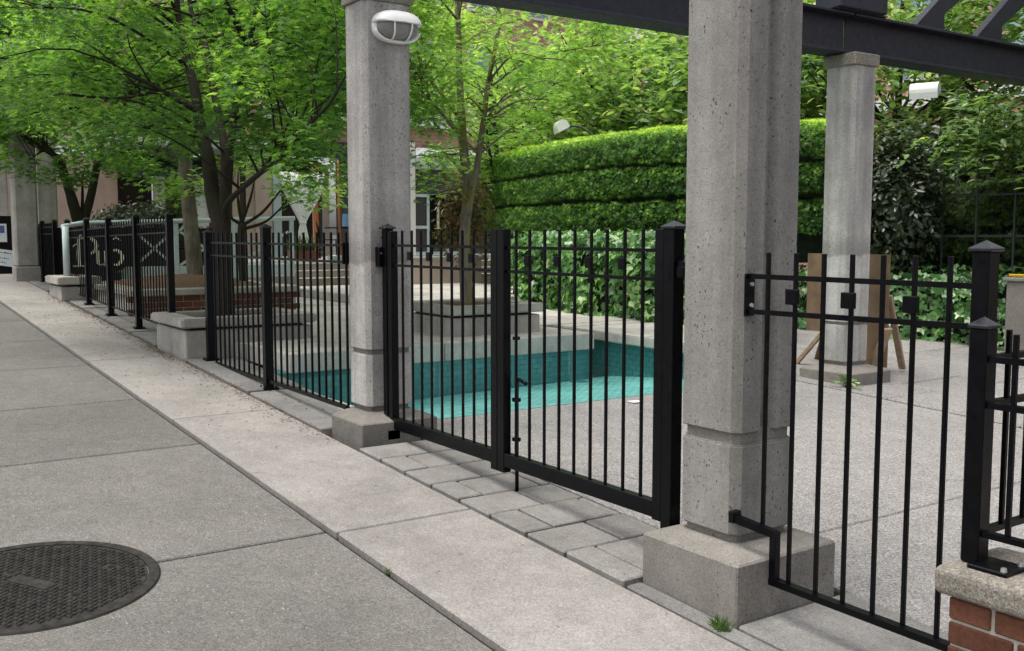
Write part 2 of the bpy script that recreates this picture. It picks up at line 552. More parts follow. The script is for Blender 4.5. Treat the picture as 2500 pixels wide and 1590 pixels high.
for a_, l_ in ((-62, .7), (-28, .95), (4, 1.0), (34, .9), (66, .7)):
    ca, sa = math.cos(R(a_)), math.sin(R(a_))
    i = len(T_YEW_V)
    T_YEW_V += [(-.085 * ca, .085 * sa, 0), (.085 * ca, -.085 * sa, 0), (l_ * sa, l_ * ca, .12 * (1 if a_ > 0 else -1))]
    T_YEW_F += [(i, i + 1, i + 2)]
T_BLADE_V = [(-.04, 0, 0), (.04, 0, 0), (.03, .55, .06), (-.03, .55, .06), (0, 1, .2)]
T_BLADE_F = [(0, 1, 2), (0, 2, 3), (3, 2, 4)]

def frames(N, H):
    """Columns u,v,n from normals N and wanted headings H."""
    N = N / np.linalg.norm(N, axis=1, keepdims=True)
    V = H - N * np.sum(H * N, axis=1, keepdims=True)
    V /= np.maximum(np.linalg.norm(V, axis=1, keepdims=True), 1e-6)
    U = np.cross(V, N)
    return U, V, N
def leaf_cloud(name, P, N, H, size, tv, tf, mat, parent, rnd=None, kind='stuff'):
    n = len(P)
    U, V, N = frames(N, H)
    tv = np.array(tv, float)
    k = len(tv)
    if not hasattr(size, '__len__'):
        size = size * RNG.uniform(.7, 1.2, n)
    co = P[:, None, :] + size[:, None, None] * (tv[None, :, 0:1] * U[:, None, :] + tv[None, :, 1:2] * V[:, None, :] + tv[None, :, 2:3] * N[:, None, :])
    co = co.reshape(-1, 3)
    off = ORG.get(parent.name) if parent is not None else None
    if off is not None:
        co = co - np.array(off)[None, :]
    tf = np.array(tf, int)
    faces = (tf[None] + (np.arange(n) * k)[:, None, None]).reshape(-1)
    nf = n * len(tf)
    me = bpy.data.meshes.new(name)
    me.vertices.add(n * k)
    me.vertices.foreach_set('co', co.ravel().astype(np.float32))
    me.loops.add(nf * 3)
    me.loops.foreach_set('vertex_index', faces.astype(np.int32))
    me.polygons.add(nf)
    me.polygons.foreach_set('loop_start', (np.arange(nf) * 3).astype(np.int32))
    me.update(calc_edges=True)
    if rnd is None:
        rnd = RNG.uniform(0, 1, n)
    a = me.attributes.new('rnd', 'FLOAT', 'POINT')
    a.data.foreach_set('value', np.repeat(np.clip(rnd, 0, 1), k).astype(np.float32))
    me.materials.append(mat)
    o = link(name, me, parent)
    if kind:
        o['kind'] = kind
    return o
def rand_dirs(n):
    v = RNG.normal(size=(n, 3))
    return v / np.linalg.norm(v, axis=1, keepdims=True)
def sprays(pads, dens, droop=.22, thick=.05):
    """Leaves of flat, slightly drooping sprays; pads = (x,y,z,radius)."""
    Ps, Hs, Ns, Rn = [], [], [], []
    for (x, y, z, r) in pads:
        n = max(12, int(dens * r * r))
        rr = r * np.sqrt(RNG.uniform(0, 1, n)) * RNG.uniform(.75, 1.15)
        th = RNG.uniform(0, 2 * np.pi, n)
        asp, rot = RNG.uniform(.55, 1.0), RNG.uniform(0, np.pi)
        a, b = rr * np.cos(th), rr * np.sin(th) * asp
        dx, dy = a * np.cos(rot) - b * np.sin(rot), a * np.sin(rot) + b * np.cos(rot)
        tx, ty = RNG.normal(0, .13, 2)
        dz = -droop * rr * rr / max(r, .1) + RNG.normal(0, thick, n) + tx * dx + ty * dy
        # frilly, tiered look: leaves fall onto two or three shelves
        dz = dz + RNG.choice([-.07, 0, .07], n)
        Ps.append(np.stack([x + dx, y + dy, z + dz], 1))
        out = np.stack([dx, dy, np.full(n, -.35 * r)], 1) + RNG.normal(0, .35 * r, (n, 3))
        Hs.append(out)
        Ns.append(np.stack([RNG.normal(0, .38, n), RNG.normal(0, .38, n), np.ones(n)], 1) + .25 * np.stack([dx, dy, 0 * dx], 1) / r)
        Rn.append(np.clip(RNG.normal(RNG.uniform(.12, .72), .19, n), 0, 1))
    return map(np.concatenate, (Ps, Ns, Hs, Rn))
def branch_bm(stems, pads, sides=8, twig=.011):
    """Limbs from the nearest stem point out to every spray, with twigs."""
    bm = bmesh.new()
    nodes = []
    for pts, r0, r1 in stems:
        sp = smooth_path(pts, 4)
        nodes += [(p, r0 + (r1 - r0) * i / (len(sp) - 1)) for i, p in enumerate(sp)][2:]
    for (x, y, z, r) in pads:
        c = Vector((x, y, z))
        near = sorted(nodes, key=lambda q: (q[0] - c).length + max(0, q[0].z - c.z + .1) * 1.6)[:4]
        best = random.choice(near)
        a = best[0]
        d = (c - a).length
        mid = a.lerp(c, .5) + Vector((random.uniform(-.1, .1), random.uniform(-.1, .1), random.uniform(.04, .16) * d + .02)) * 1.0
        rad = min(best[1] * .6, twig + .006 * d)
        tube(bm, smooth_path([a, mid, c], 3), [rad * (1 - .75 * k / 6) for k in range(7)], 5)
        for k in range(4):
            an = random.uniform(0, 2 * math.pi)
            e = c + Vector((math.cos(an) * r * .8, math.sin(an) * r * .8, -.12 * r))
            tube(bm, [mid.lerp(c, .7), c.lerp(e, .5) + Vector((0, 0, .03)), e], [rad * .4, rad * .25, .0015], 4)
    return bm
def maple_tree(name, label, base, stems, pads, leaf, dens, mat, bark, parts_trunk=True):
    t = thing(name, label, 'tree', base)
    bm = bmesh.new()
    for pts, r0, r1 in stems:
        sp = smooth_path(pts, 5)
        n = len(sp) - 1
        tube(bm, sp, [(r0 + (r1 - r0) * i / n) * random.uniform(.95, 1.05) for i in range(n + 1)], 10)
    part('trunk', bm, bark, t, smooth=True)
    part('limbs', branch_bm(stems, pads), bark, t, smooth=True, kind='stuff')
    P, N, H, Rn = sprays(pads, dens)
    leaf_cloud('crown', P, N, H, leaf * RNG.uniform(.7, 1.25, len(P)), T_MAPLE_V, T_MAPLE_F, mat, t, Rn)
    return t

# ================================================================== GROUND AND PAVEMENTS
def slab(x0, x1, y0, y1, top=0.0, th=.10, bev=.006, flat=None):
    """A slab whose top follows the street's slope (or lies level at flat)."""
    bm = bmesh.new()
    if flat is None:
        box(bm, x0, x1, y0, y1, top - th, top, bev, shear=SLOPE)
    else:
        box(bm, x0, x1, y0, y1, flat - th, flat, bev)
    return bm

gr = struct('ground')
bm = bmesh.new()
xs = [-600, -120, -32, -20, -8, 4, 12, 120, 600]
ys = [-600, -60, 0, 30, 120, 600]
grid = [[bm.verts.new((x, y, zg(x) - .32)) for y in ys] for x in xs]
for i in range(len(xs) - 1):
    for j in range(len(ys) - 1):
        bm.faces.new((grid[i][j], grid[i + 1][j], grid[i + 1][j + 1], grid[i][j + 1]))
part('earth', bm, M['ground'], gr)

G = .022
# grey pavement slabs (street side) and the pale strip along the railings
pv = struct('pavement')
gx = [3.5, 1.2, -.8, -2.45, -4.19, -6.03, -7.51, -9.1, -10.7, -12.3, -13.9, -15.5, -17.1, -18.7, -20.3, -24, -32]
for a, b in zip(gx[:-1], gx[1:]):
    part('slab', slab(b + G / 2, a - G / 2, -.18, 1.828, 0, .1), M['walk_grey'], pv)
    part('slab', slab(b + G / 2, a - G / 2, -2.2, -.19, 0, .1), M['walk_grey'], pv)
lx = [3.5, 1.0, -1.6, -4.16, -6.75, -9.3, -11.9, -14.5, -17.1, -19.7, -25, -32]
st = struct('pale_pavement_strip')
for a, b in zip(lx[:-1], lx[1:]):
    part('slab', slab(b + .008, a - .008, 1.870, 2.584, .0, .1), M['walk_light'], st)
part('joint_filling', slab(-32, 3.5, 1.826, 1.872, -.034, .05, 0), M['dirt_and_shade'], st)
part('joint_filling', slab(-32, 3.5, 2.575, 2.62, -.03, .05, 0), M['dirt_and_shade'], st)
part('joint_filling', slab(-32, 3.5, -2.2, 1.83, -.03, .05, 0), M['dirt_and_shade'], pv)
part('joint_filling', slab(-32, 3.5, 1.875, 2.57, -.03, .05, 0), M['dirt_and_shade'], st)
part('roadway', slab(-32, 12, -30, -2.22, -.12, .1, 0), m_concrete('asphalt', (.06, .06, .06), agg=.4, stain=.2), struct('road'))

# dark kerb slabs under the railings
kb = struct('kerb_strip')
for (x0, x1, y1, dz) in ((-7.36, -6.04, 3.06, .006), (-8.98, -7.40, 3.06, .014), (-10.9, -9.99, 3.06, .006), (-12.05, -10.95, 3.06, .012), (-13.2, -12.1, 3.06, .006), (-14.05, -13.25, 3.06, .012), (-17.2, -15.6, 3.06, .006)):
    part('kerb_slab', slab(x0, x1, 2.612, y1, dz, .2, .008), M['kerb_dark'], kb)
part('kerb_slab', slab(-2.50, -1.68, 2.70, 3.325, .004, .2, .008), M['kerb_dark'], kb)
part('kerb_slab', slab(-3.02, -1.2, 2.612, 2.692, -.004, .2, .008), M['kerb_dark'], kb)

# gate pavers: courses across the opening, joints staggered by half
pvs = struct('gate_paving')
pav_x = [-5.50, -5.21, -4.915, -4.62, -4.332, -4.045, -3.737, -3.44, -3.04]
off = [2.592, 2.785, 2.59, 2.775, 2.59, 2.785, 2.59, 2.78]
for k in range(len(pav_x) - 1):
    y = 2.612
    cuts = [c for c in [off[k] + .367 * j for j in range(0, 4)] if 2.66 < c < 3.2] + [3.205]
    for c in cuts:
        dz = random.uniform(-.004, .004)
        bm = bmesh.new()
        box(bm, pav_x[k] + .009, pav_x[k + 1] - .009, y + .008, c - .008, dz - .08, dz, .006, shear=SLOPE)
        part('paver', bm, M['paver'], pvs)
        y = c
part('paver_bed', slab(-5.5, -3.04, 2.612, 3.205, -.03, .05, 0), M['dirt_and_shade'], pvs)

# courtyard of exposed aggregate, and slabs beyond
ct = struct('courtyard')
part('aggregate_slab', slab(-5.94, -3.05, 3.212, 6.95, .0, .12, .006), M['court'], ct)
part('aggregate_slab', slab(-3.04, 1.5, 3.335, 7.05, .0, .12, .006), M['court'], ct)
part('aggregate_slab', slab(-3.04, 1.5, 7.06, 9.2, .0, .12, .006), M['court'], ct)
xk = [-8.4, -7.4, -6.4, -5.3, -4.2, -3.05]
yk = [7.0, 7.72, 8.6, 9.35, 11.8]
for i in range(5):
    for j in range(4):
        ox = .0 if j % 2 else .35
        part('courtyard_slab', slab(xk[i] + ox + .006, xk[i + 1] + ox - .006, yk[j] + .006, yk[j + 1] - .006, random.uniform(-.003, .003), .12, .006), M['walk_light'] if False else M['coping_warm'] if 'coping_warm' in M else M['court'], ct)
part('bed', slab(-5.93, 1.5, 3.1, 12.0, -.02, .05, 0), M['dirt_and_shade'], ct)
part('bed', slab(-9.2, -5.93, 7.72, 12.0, -.02, .05, 0), M['dirt_and_shade'], ct)

# ================================================================== POOL
pl = struct('pool')
X_T, Y_N, Y_F = -7.9, 3.10, 6.62          # tiled wall, near edge, far edge
bm = bmesh.new()
nx = 8
rows = []
for i in range(nx + 1):
    x = -5.95 + (-7.96 + 5.95) * i / nx
    z = .288 - .215 * (i / nx) ** 1.0
    rows.append([bm.verts.new((x, y, z + (.03 * (y - 4.5) / 2 if i else 0) * i / nx)) for y in (Y_N - .06, 4, 5, 6, 7.0)])
for a, b in zip(rows[:-1], rows[1:]):
    for j in range(4):
        bm.faces.new((a[j], a[j + 1], b[j + 1], b[j]))
part('pool_floor', bm, M['pool_floor'], pl)
part('grout_wall', bbox(X_T - .3, X_T - .006, Y_N - .05, 6.34, -.1, .41), M['grout'], pl)
part('grout_wall', bbox(-10.2, -6.8, Y_F + .006, Y_F + .2, -.1, .47), M['grout'], pl)
tile_bm = bbox(-.003, .003, -.0488, .0488, -.0245, .0245, .0015)
tile_me = mesh_of(tile_bm, M['tile'])
n_t = 0
for r_ in range(7):
    z = .385 - .051 * r_
    k = 0
    y = 3.16 + (.05 if r_ % 2 else 0)
    while y < 6.30:
        if y > 4.15 or r_ > 0:
            piece('tile', tile_me, pl, (X_T - .003, y, z), (0, 0, random.uniform(-.01, .01)))
            n_t += 1
        y += .1005
tile_st = bmesh.new()
for r_ in range(8):
    z = .438 - .051 * r_
    x = -10.0 + (.05 if r_ % 2 else 0)
    while x < -6.85:
        box(tile_st, x - .0475, x + .0475, Y_F - .002, Y_F + .004, z - .0235, z + .0235)
        x += .1005
part('far_tiles', tile_st, M['tile'], pl, kind='stuff')

def coping(name, x0, x1, y0, y1, z0, z1, parent, mat='coping', bev=.012):
    return part(name, bbox(x0, x1, y0, y1, z0, z1, bev, 2), M[mat], parent)
cp = struct('pool_terrace')
coping('coping_block', -8.9, X_T + .03, 3.14, 4.62, .405, .572, cp)
coping('coping_block', -8.9, X_T + .03, 4.626, 6.36, .405, .572, cp)
part('terrace_floor', bbox(-18.6, -8.905, 3.07, 9.6, .40, .568, .004), M['coping'], cp)
part('near_edge_strip', bbox(-8.0, -6.08, 2.97, 3.10, .05, .33, .01), M['coping'], cp)
part('near_edge_strip', slab(-6.07, -5.9, 2.97, 3.2, .0, .2, .01), M['coping'], cp)
for (xa, xb, ya, yb) in ((-11.2, -9.55, 6.66, 6.63), (-9.54, -8.62, 6.63, 6.60), (-8.612, -7.35, 6.60, 6.53), (-7.342, -6.75, 6.53, 6.47)):
    bm = bmesh.new()
    prism(bm, [(xa, ya), (xb, yb), (xb, yb + 1.25), (xa, ya + 1.25)], .462, .560)
    bmesh.ops.bevel(bm, geom=list(bm.edges), offset=.012, segments=2, affect='EDGES')
    part('coping_block', bm, M['coping'], cp)
part('pool_drain', bbox(-7.75, -7.5, 5.95, 6.1, .06, .135, .01), M['tile'], pl)
# a landing and steps towards the pub
ld = struct('landing')
part('landing_slab', bbox(-15.25, -11.6, 6.22, 9.5, .57, .70, .012, 2), M['coping'], ld)
stp = struct('steps')
for k, z in enumerate((.705, .84, .975)):
    part('step', bbox(-19.9, -18.5 - .36 * k, 6.3, 17, z - .136, z - .022, .004), M['riser'], stp)
    part('nosing', bbox(-19.9, -18.48 - .36 * k, 6.3, 17, z - .0215, z, .006), M['coping'], stp)
ter = struct('pub_terrace')
part('terrace_slab', bbox(-26, -15.08, 2.95, 6.18, .5, .90, .01), M['planter'], ter)
part('plaza_slab', bbox(-26, -19.92, 6.2, 17, .5, .99, .01), M['coping'], ter)
part('plaza_edge', bbox(-20.3, -20.0, 9.0, 13.0, .99, 1.10, .01), M['rail_white'], ter)

# ================================================================== COLUMNS
def chamfer_rect(x0, x1, y0, y1, c):
    return [(x0 + c, y0), (x1 - c, y0), (x1, y0 + c), (x1, y1 - c), (x1 - c, y1), (x0 + c, y1), (x0, y1 - c), (x0, y0 + c)]
def groove_rect(x0, x1, y0, y1, c, ga, gb, d):
    """Chamfered square with a vertical groove in its +x face."""
    return [(x0 + c, y0), (x1 - c, y0), (x1, y0 + c), (x1, ga), (x1 - d, ga + .012), (x1 - d, gb - .024), (x1, gb), (x1, y1 - c), (x1 - c, y1), (x0 + c, y1), (x0, y1 - c), (x0, y0 + c)]
def concrete_column(name, label, b, s, zb_top, zwash, zseam0, zseam1, ztop, zbot, groove=None, cap=None, c=.03, slope_bot=True):
    """base b=(x0,x1,y0,y1), shaft s=(x0,x1,y0,y1): plinth with a sloped top, lower block, seam, shaft."""
    t = thing(name, label, 'column', ((b[0] + b[1]) / 2, (b[2] + b[3]) / 2, zbot), 'concrete columns of the pergola')
    bm = bmesh.new()
    i = .045
    bx = [(b[0], b[2]), (b[1], b[2]), (b[1], b[3]), (b[0], b[3])]
    sx = [(s[0] + .01, s[2] + .01), (s[1] - .01, s[2] + .01), (s[1] - .01, s[3] - .01), (s[0] + .01, s[3] - .01)]
    lo = [bm.verts.new((x, y, zbot - .1)) for x, y in bx]
    mi = [bm.verts.new((x, y, zb_top)) for x, y in bx]
    hi = [bm.verts.new((x, y, zwash)) for x, y in sx]
    bm.faces.new(lo[::-1]); bm.faces.new(hi)
    for k in range(4):
        bm.faces.new((lo[k], lo[(k + 1) % 4], mi[(k + 1) % 4], mi[k]))
        bm.faces.new((mi[k], mi[(k + 1) % 4], hi[(k + 1) % 4], hi[k]))
    bmesh.ops.bevel(bm, geom=[e for e in bm.edges if all(v.co.z > zbot for v in e.verts) or abs(e.verts[0].co.z - e.verts[1].co.z) > .1], offset=.007, segments=1, affect='EDGES')
    part('plinth', bm, M['plinth'], t)
    k_ = .026
    bm = bmesh.new()
    prism(bm, chamfer_rect(s[0] + k_, s[1] - k_, s[2] + k_, s[3] - k_, .01), zwash - .02, zwash + .04)
    part('neck', bm, M['plinth'], t)
    bm = bmesh.new()
    prism(bm, chamfer_rect(*s, c + .004), zwash + .030, zseam0)
    bmesh.ops.bevel(bm, geom=[e for e in bm.edges if abs(e.verts[0].co.z - e.verts[1].co.z) < 1e-5], offset=.007, segments=2, affect='EDGES')
    part('lower_block', bm, M['pillar'], t)
    bm = bmesh.new()
    prism(bm, chamfer_rect(s[0] + .018, s[1] - .018, s[2] + .018, s[3] - .018, .02), zseam0 - .01, zseam1 + .01)
    part('seam', bm, M['plinth'], t)
    bm = bmesh.new()
    prism(bm, groove_rect(*s, c, *groove) if groove else chamfer_rect(*s, c), zseam1, ztop)
    bmesh.ops.bevel(bm, geom=[e for e in bm.edges if abs(e.verts[0].co.z - e.verts[1].co.z) < 1e-5], offset=.005, segments=1, affect='EDGES')
    part('shaft', bm, M['pillar'], t)
    if cap:
        part('cap_slab', bbox(s[0] - .012, s[1] + .012, s[2] - .012, s[3] + .012, ztop, cap, .01, 2), M['cap'], t)
    return t
concrete_column('concrete_column', 'pitted concrete gate column with a groove down its side, on the biggest plinth',
                (-3.03, -2.512, 2.705, 3.265), (-2.965, -2.645, 2.83, 3.175),     .342, .364, .748, .792, 3.0, .13,
                (2.958, 3.045, .045), 3.1)
M['pillar_keep'] = M['pillar']
M['pillar'] = M['pillar_patch']
concrete_column('concrete_column', 'concrete gate column that carries the white bulkhead lamp',
                (-6.045, -5.59, 2.69, 3.225), (-6.04, -5.755, 2.815, 3.147), .385, .425, .79, .822, 2.99, .28, None, 3.1)
concrete_column('concrete_column', 'concrete column by the wooden boards, under the joint of the steel beam',
                (-5.965, -5.40, 7.166, 7.70), (-5.885, -5.575, 7.31, 7.62), .37, .41, .765, .79, 2.99, .27, None, 3.095)

# ================================================================== STEEL BEAM OF THE PERGOLA
def ibeam(name, label, y0, y1):
    t = thing(name, label, 'beam', (-5.8, y0, 3.1), 'steel beams of the pergola')
    part('bottom_flange', bbox(-5.92, -5.68, y0, y1, 3.102, 3.128, .004), M['steel'], t)
    part('web', bbox(-5.808, -5.792, y0, y1, 3.128, 3.425, 0), M['steel'], t)
    part('top_flange', bbox(-5.92, -5.68, y0, y1, 3.425, 3.45, .004), M['steel'], t)
    return t
ibeam('steel_beam', 'dark steel beam running back from the lamp column to the column by the boards', 2.7, 7.425)
ibeam('steel_beam', 'dark steel beam going on beyond the column by the boards', 7.45, 14.0)
def brace(y, lab):
    t = thing('steel_brace', lab, 'brace', (-5.8, y, 3.45), 'raking struts on the pergola beam')
    bm = bmesh.new()
    prism(bm, [(y, 3.452), (y + .44, 3.452), (y + .44, 3.62), (y + 1.9, 4.55), (y + 1.9, 4.98), (y + .03, 3.49)], -5.84, -5.76, 'x')
    part('strut', bm, M['steel'], t)
    part('foot_plate', bbox(-5.9, -5.7, y - .02, y + .46, 3.452, 3.462), M['steel'], t)
brace(8.41, 'raking steel strut on the pergola beam, the one closer to the column by the boards')
brace(9.39, 'raking steel strut on the pergola beam, the one farther from the column by the boards')
t = thing('steel_stub_post', 'stout dark steel stub post on the beam above the column by the boards', 'post', (-5.8, 7.5, 3.45))
part('post', bbox(-5.90, -5.62, 7.17, 7.80, 3.462, 4.6, .01), M['steel'], t)
part('foot_plate', bbox(-5.92, -5.66, 7.12, 7.85, 3.452, 3.462), M['steel'], t)

# bulkhead lamp on the far gate column
t = thing('bulkhead_lamp', 'white oval bulkhead lamp with a hood and wire guard on the concrete column', 'lamp', (-5.755, 3.03, 2.84))
def ellipsoid(cx, cy, cz, rx, ry, rz, zlo=-1, zhi=1, power=2.6, nu=24, nv=10):
    """Half of a superellipse dome bulging to +x, cut between two heights."""
    bm = bmesh.new()
    rows = []
    for i in range(nv + 1):
        f = i / nv
        ring = []
        for k in range(nu):
            a = 2 * math.pi * k / nu
            ca, sa = math.cos(a), math.sin(a)
            e = 2 / power
            yy = math.copysign(abs(ca) ** e, ca)
            zz = math.copysign(abs(sa) ** e, sa)
            rr = math.sin(f * math.pi / 2) ** .8
            ring.append(bm.verts.new((cx + rx * math.cos(f * math.pi / 2) ** .7, cy + ry * yy * rr, max(cz + rz * zlo, min(cz + rz * zhi, cz + rz * zz * rr)))))
        rows.append(ring)
    for a, b in zip(rows[:-1], rows[1:]):
        for k in range(nu):
            try:
                bm.faces.new((a[k], a[(k + 1) % nu], b[(k + 1) % nu], b[k]))
            except ValueError:
                pass
    bmesh.ops.remove_doubles(bm, verts=bm.verts, dist=.0004)
    return bm
LY, LZ = 3.03, 2.838
part('back_plate', ellipsoid(-5.757, LY, LZ, .05, .163, .098), M['white'], t, True)
part('glass', ellipsoid(-5.745, LY, LZ, .095, .142, .080), M['glass_dull'], t, True)
part('hood', ellipsoid(-5.742, LY, LZ, .118, .163, .098, zlo=.16), M['white'], t, True)
for yy in (-.062, .062):
    bm = bmesh.new()
    pts = []
    for k in range(9):
        a = R(20 - 110 * k / 8)
        pts.append((-5.742 + .105 * max(0, math.cos(a)) ** .7, LY + yy * (1 - .2 * abs(math.sin(a))), LZ + .088 * math.sin(a)))
    tube(bm, pts, .0055, 6)
    part('guard_bar', bm, M['white'], t, True)
bm = bmesh.new()
pts = []
for k in range(15):
    a = R(190 + 160 * k / 14)
    pts.append((-5.715, LY + .155 * math.copysign(abs(math.cos(a)) ** .8, math.cos(a)), LZ + .092 * math.copysign(abs(math.sin(a)) ** .8, math.sin(a))))
tube(bm, pts, .0085, 6)
part('guard_rim', bm, M['white'], t, True)

# ================================================================== RAILINGS AND GATE
def pick_mesh(h, w=.0145, bev=.002):
    return mesh_of(bbox(-w / 2, w / 2, -w / 2, w / 2, 0, h, bev), M['black'])
def post_cap_bm(x, y, z, w, h=.022):
    bm = bmesh.new()
    box(bm, x - w / 2, x + w / 2, y - w / 2, y + w / 2, z, z + .012, .003)
    r_ = w / 2 * .92
    vs = [bm.verts.new((x + a * r_, y + b * r_, z + .0115)) for a, b in ((-1, -1), (1, -1), (1, 1), (-1, 1))]
    top = bm.verts.new((x, y, z + .012 + h))
    for k in range(4):
        bm.faces.new((vs[k], vs[(k + 1) % 4], top))
    return bm
def post(parent, x, y, z0, z1, w, name='post', capw=None, plate=None, shear=0):
    p_ = part(name, bbox(x - w / 2, x + w / 2, y - w / 2, y + w / 2, z0, z1, .003), M['black'], parent)
    part('post_cap', post_cap_bm(x, y, z1, capw or w + .012), M['cap_metal'], p_)
    if plate:
        part('base_plate', bbox(x - plate / 2, x + plate / 2, y - plate / 2, y + plate / 2, z0 - .004, z0 + .010, .002), M['black'], p_)
        for a, b in ((-1, -1), (1, -1), (1, 1), (-1, 1)):
            bm = bmesh.new()
            bmesh.ops.create_cone(bm, segments=6, radius1=.009, radius2=.008, depth=.014, cap_ends=True, matrix=Matrix.Translation((x + a * plate * .36, y + b * plate * .36, z0 + .016)))
            part('bolt', bm, M['black'], p_)
    return p_
def rail(parent, pts, w=.022, h=.024, name='rail'):
    """A square bar through the points."""
    bm = bmesh.new()
    for a, b in zip(pts[:-1], pts[1:]):
        a, b = Vector(a), Vector(b)
        d = (b - a).normalized()
        s = Vector((0, 0, 1)).cross(d)
        if s.length < .01:
            s = Vector((0, 1, 0))
        s.normalize()
        u = d.cross(s)
        q = []
        for e in (a - d * (.0), b + d * (.0)):
            q.append([bm.verts.new(e + s * (i * w / 2) + u * (j * h / 2)) for i, j in ((-1, -1), (1, -1), (1, 1), (-1, 1))])
        bm.faces.new(q[0][::-1]); bm.faces.new(q[1])
        for k in range(4):
            bm.faces.new((q[0][k], q[0][(k + 1) % 4], q[1][(k + 1) % 4], q[1][k]))
    return part(name, bm, M['black'], parent)
orn_me = mesh_of(bbox(-.029, .029, -.011, .011, -.03, .03, .003), M['black'])

# gate leaves
GY = 2.93
def gate_leaf(name, label, x0, x1, bars, st0, st1, ornaments, loc):
    t = thing(name, label, 'gate', loc)
    w = .058
    for (a, b, zt) in (st0, st1):
        part('stile', bbox(a, b, GY - .024, GY + .024, .325 if zt < 1.58 else .30, zt, .003), M['black'], t)
    part('bottom_rail', bbox(x0, x1, GY - .022, GY + .022, .333, .405, .003), M['black'], t)
    for z in (1.484, 1.361):
        rail(t, [(x0, GY, z), (x1, GY, z)], .015, .015)
    me = pick_mesh(1.575 - .405, .0135)
    for k, x in enumerate(bars):
        piece('picket', me, t, (x, GY, .405))
        if k in ornaments:
            piece('ornament_block', orn_me, t, (x, GY - .015, 1.423), (0, 0, 0), (.72, .8, .85))
    return t
k92 = lambda L: [x * GY / 2.9 for x in L]
gL = gate_leaf('gate_leaf', 'black steel gate leaf hung beside the lamp column, without the drop bolt', -5.60, -4.473,
          k92([-5.44, -5.32, -5.209, -5.092, -4.974, -4.859, -4.744, -4.629, -4.51]), (-5.652, -5.60, 1.572), (-4.474, -4.413, 1.58), (1, 3, 5, 7), (-5.0, GY, .33))
gR = gate_leaf('gate_leaf', 'black steel gate leaf with the drop bolt, closing on the grooved column', -4.348, -3.198,
          k92([-4.223, -4.104, -3.978, -3.858, -3.739, -3.616, -3.504, -3.383, -3.264]), (-4.409, -4.348, 1.58), (-3.199, -3.143, 1.575), (1, 3, 5, 7), (-3.8, GY, .33))
# drop bolt of the right leaf
bm = bmesh.new()
BX, BY = -4.31, GY + .035
tube(bm, smooth_path([(BX, BY, .205), (BX, BY, .5), (BX, BY, .765), (BX + .008, BY - .002, .792), (BX + .03, BY - .004, .80), (BX + .09, BY - .004, .785)], 4), .0105, 8)
part('drop_bolt', bm, M['black'], gR, True)
part('bolt_guide', bbox(BX - .018, BX + .018, BY - .02, BY + .014, .68, .70, .002), M['black'], gR)
part('bolt_guide', bbox(BX - .018, BX + .018, BY - .02, BY + .014, .47, .49, .002), M['black'], gR)
part('bolt_guide', bbox(BX - .014, BX + .014, BY - .02, BY + .012, 1.005, 1.022, .002), M['black'], gR)
# gate posts
t = thing('gate_post', 'black hinge post of the gate, bracketed to the lamp column', 'gate post', (-5.68, GY, .3))
post(t, -5.69, GY, .26, 1.585, .054, capw=.082)
part('wall_bracket', bbox(-5.757, -5.70, GY - .055, GY + .02, 1.35, 1.475, .004), M['black'], t)
part('bracket_arm', bbox(-5.753, -5.70, GY - .03, GY + .03, 1.38, 1.46, .004), M['black'], t)
part('bolt', bbox(-5.703, -5.695, GY - .045, GY - .037, 1.43, 1.438), M['zinc'], t)
part('foot_bracket', bbox(-5.66, -5.60, GY - .09, GY - .07, .275, .35, .003), M['black'], t)
part('foot_stub', bbox(-5.65, -5.59, GY - .07, GY + .03, .262, .335, .008), M['black'], t)
t = thing('gate_post', 'black latch post of the gate with a shiny cap, against the grooved column', 'gate post', (-3.1, GY, .2))
post(t, -3.106, GY, .145, 1.575, .062, capw=.084)
bm = bmesh.new()
bmesh.ops.create_cone(bm, segments=16, radius1=.03, radius2=.03, depth=.05, cap_ends=True, matrix=Matrix.Translation((-3.052, GY + .01, 1.415)) @ Matrix.Rotation(R(90), 4, 'X'))
box(bm, -3.076, -3.03, GY - .02, GY + .03, 1.37, 1.42, .004)
part('latch_box', bm, M['black'], t)

# railing right of the gate
RY = 2.875
t = thing('railing', 'black railing with square ornaments between the grooved column and the brick wall', 'railing', (-2.1, RY, .1))
XR0, XR1 = -2.645, -1.73
rail(t, [(XR0, RY, 1.395), (XR1, RY, 1.395)], .018, .018)
rail(t, [(XR0, RY, 1.262), (XR1, RY, 1.272)], .018, .018)
rail(t, [(-2.645, RY - .045, .472), (-2.52, RY - .02, .452), (-2.475, RY - .01, .445)], .03, .028, 'foot_rail')
part('foot_drop', bbox(-2.492, -2.462, RY - .025, RY + .005, .275, .457, .002), M['black'], t)
rail(t, [(-2.49, RY - .01, .265), (-1.70, RY - .01, .258)], .036, .024, 'foot_rail')
xs_b = [x * RY / 2.85 for x in (-2.524, -2.397, -2.276, -2.16, -2.04, -1.924, -1.803)]
for k, x in enumerate(xs_b):
    z0 = .265 if k else .448
    piece('picket', pick_mesh(1.484 - z0, .0145), t, (x, RY, z0))
    if k in (1, 3, 5):
        piece('ornament_block', orn_me, t, (x, RY - .017, 1.328), (0, 0, 0), (.9, .9, .92))
part('wall_plate', bbox(-2.644, -2.634, RY - .022, RY + .028, 1.245, 1.405, .002), M['black'], t)
part('wall_plate', bbox(-2.66, -2.635, RY - .065, RY - .02, .455, .50, .002), M['black'], t)
for z in (1.365, 1.285):
    bm = bmesh.new()
    bmesh.ops.create_cone(bm, segments=8, radius1=.009, radius2=.008, depth=.012, cap_ends=True, matrix=Matrix.Translation((-2.631, RY + .006, z)) @ Matrix.Rotation(R(90), 4, 'Y'))
    part('bolt', bm, M['zinc'], t)
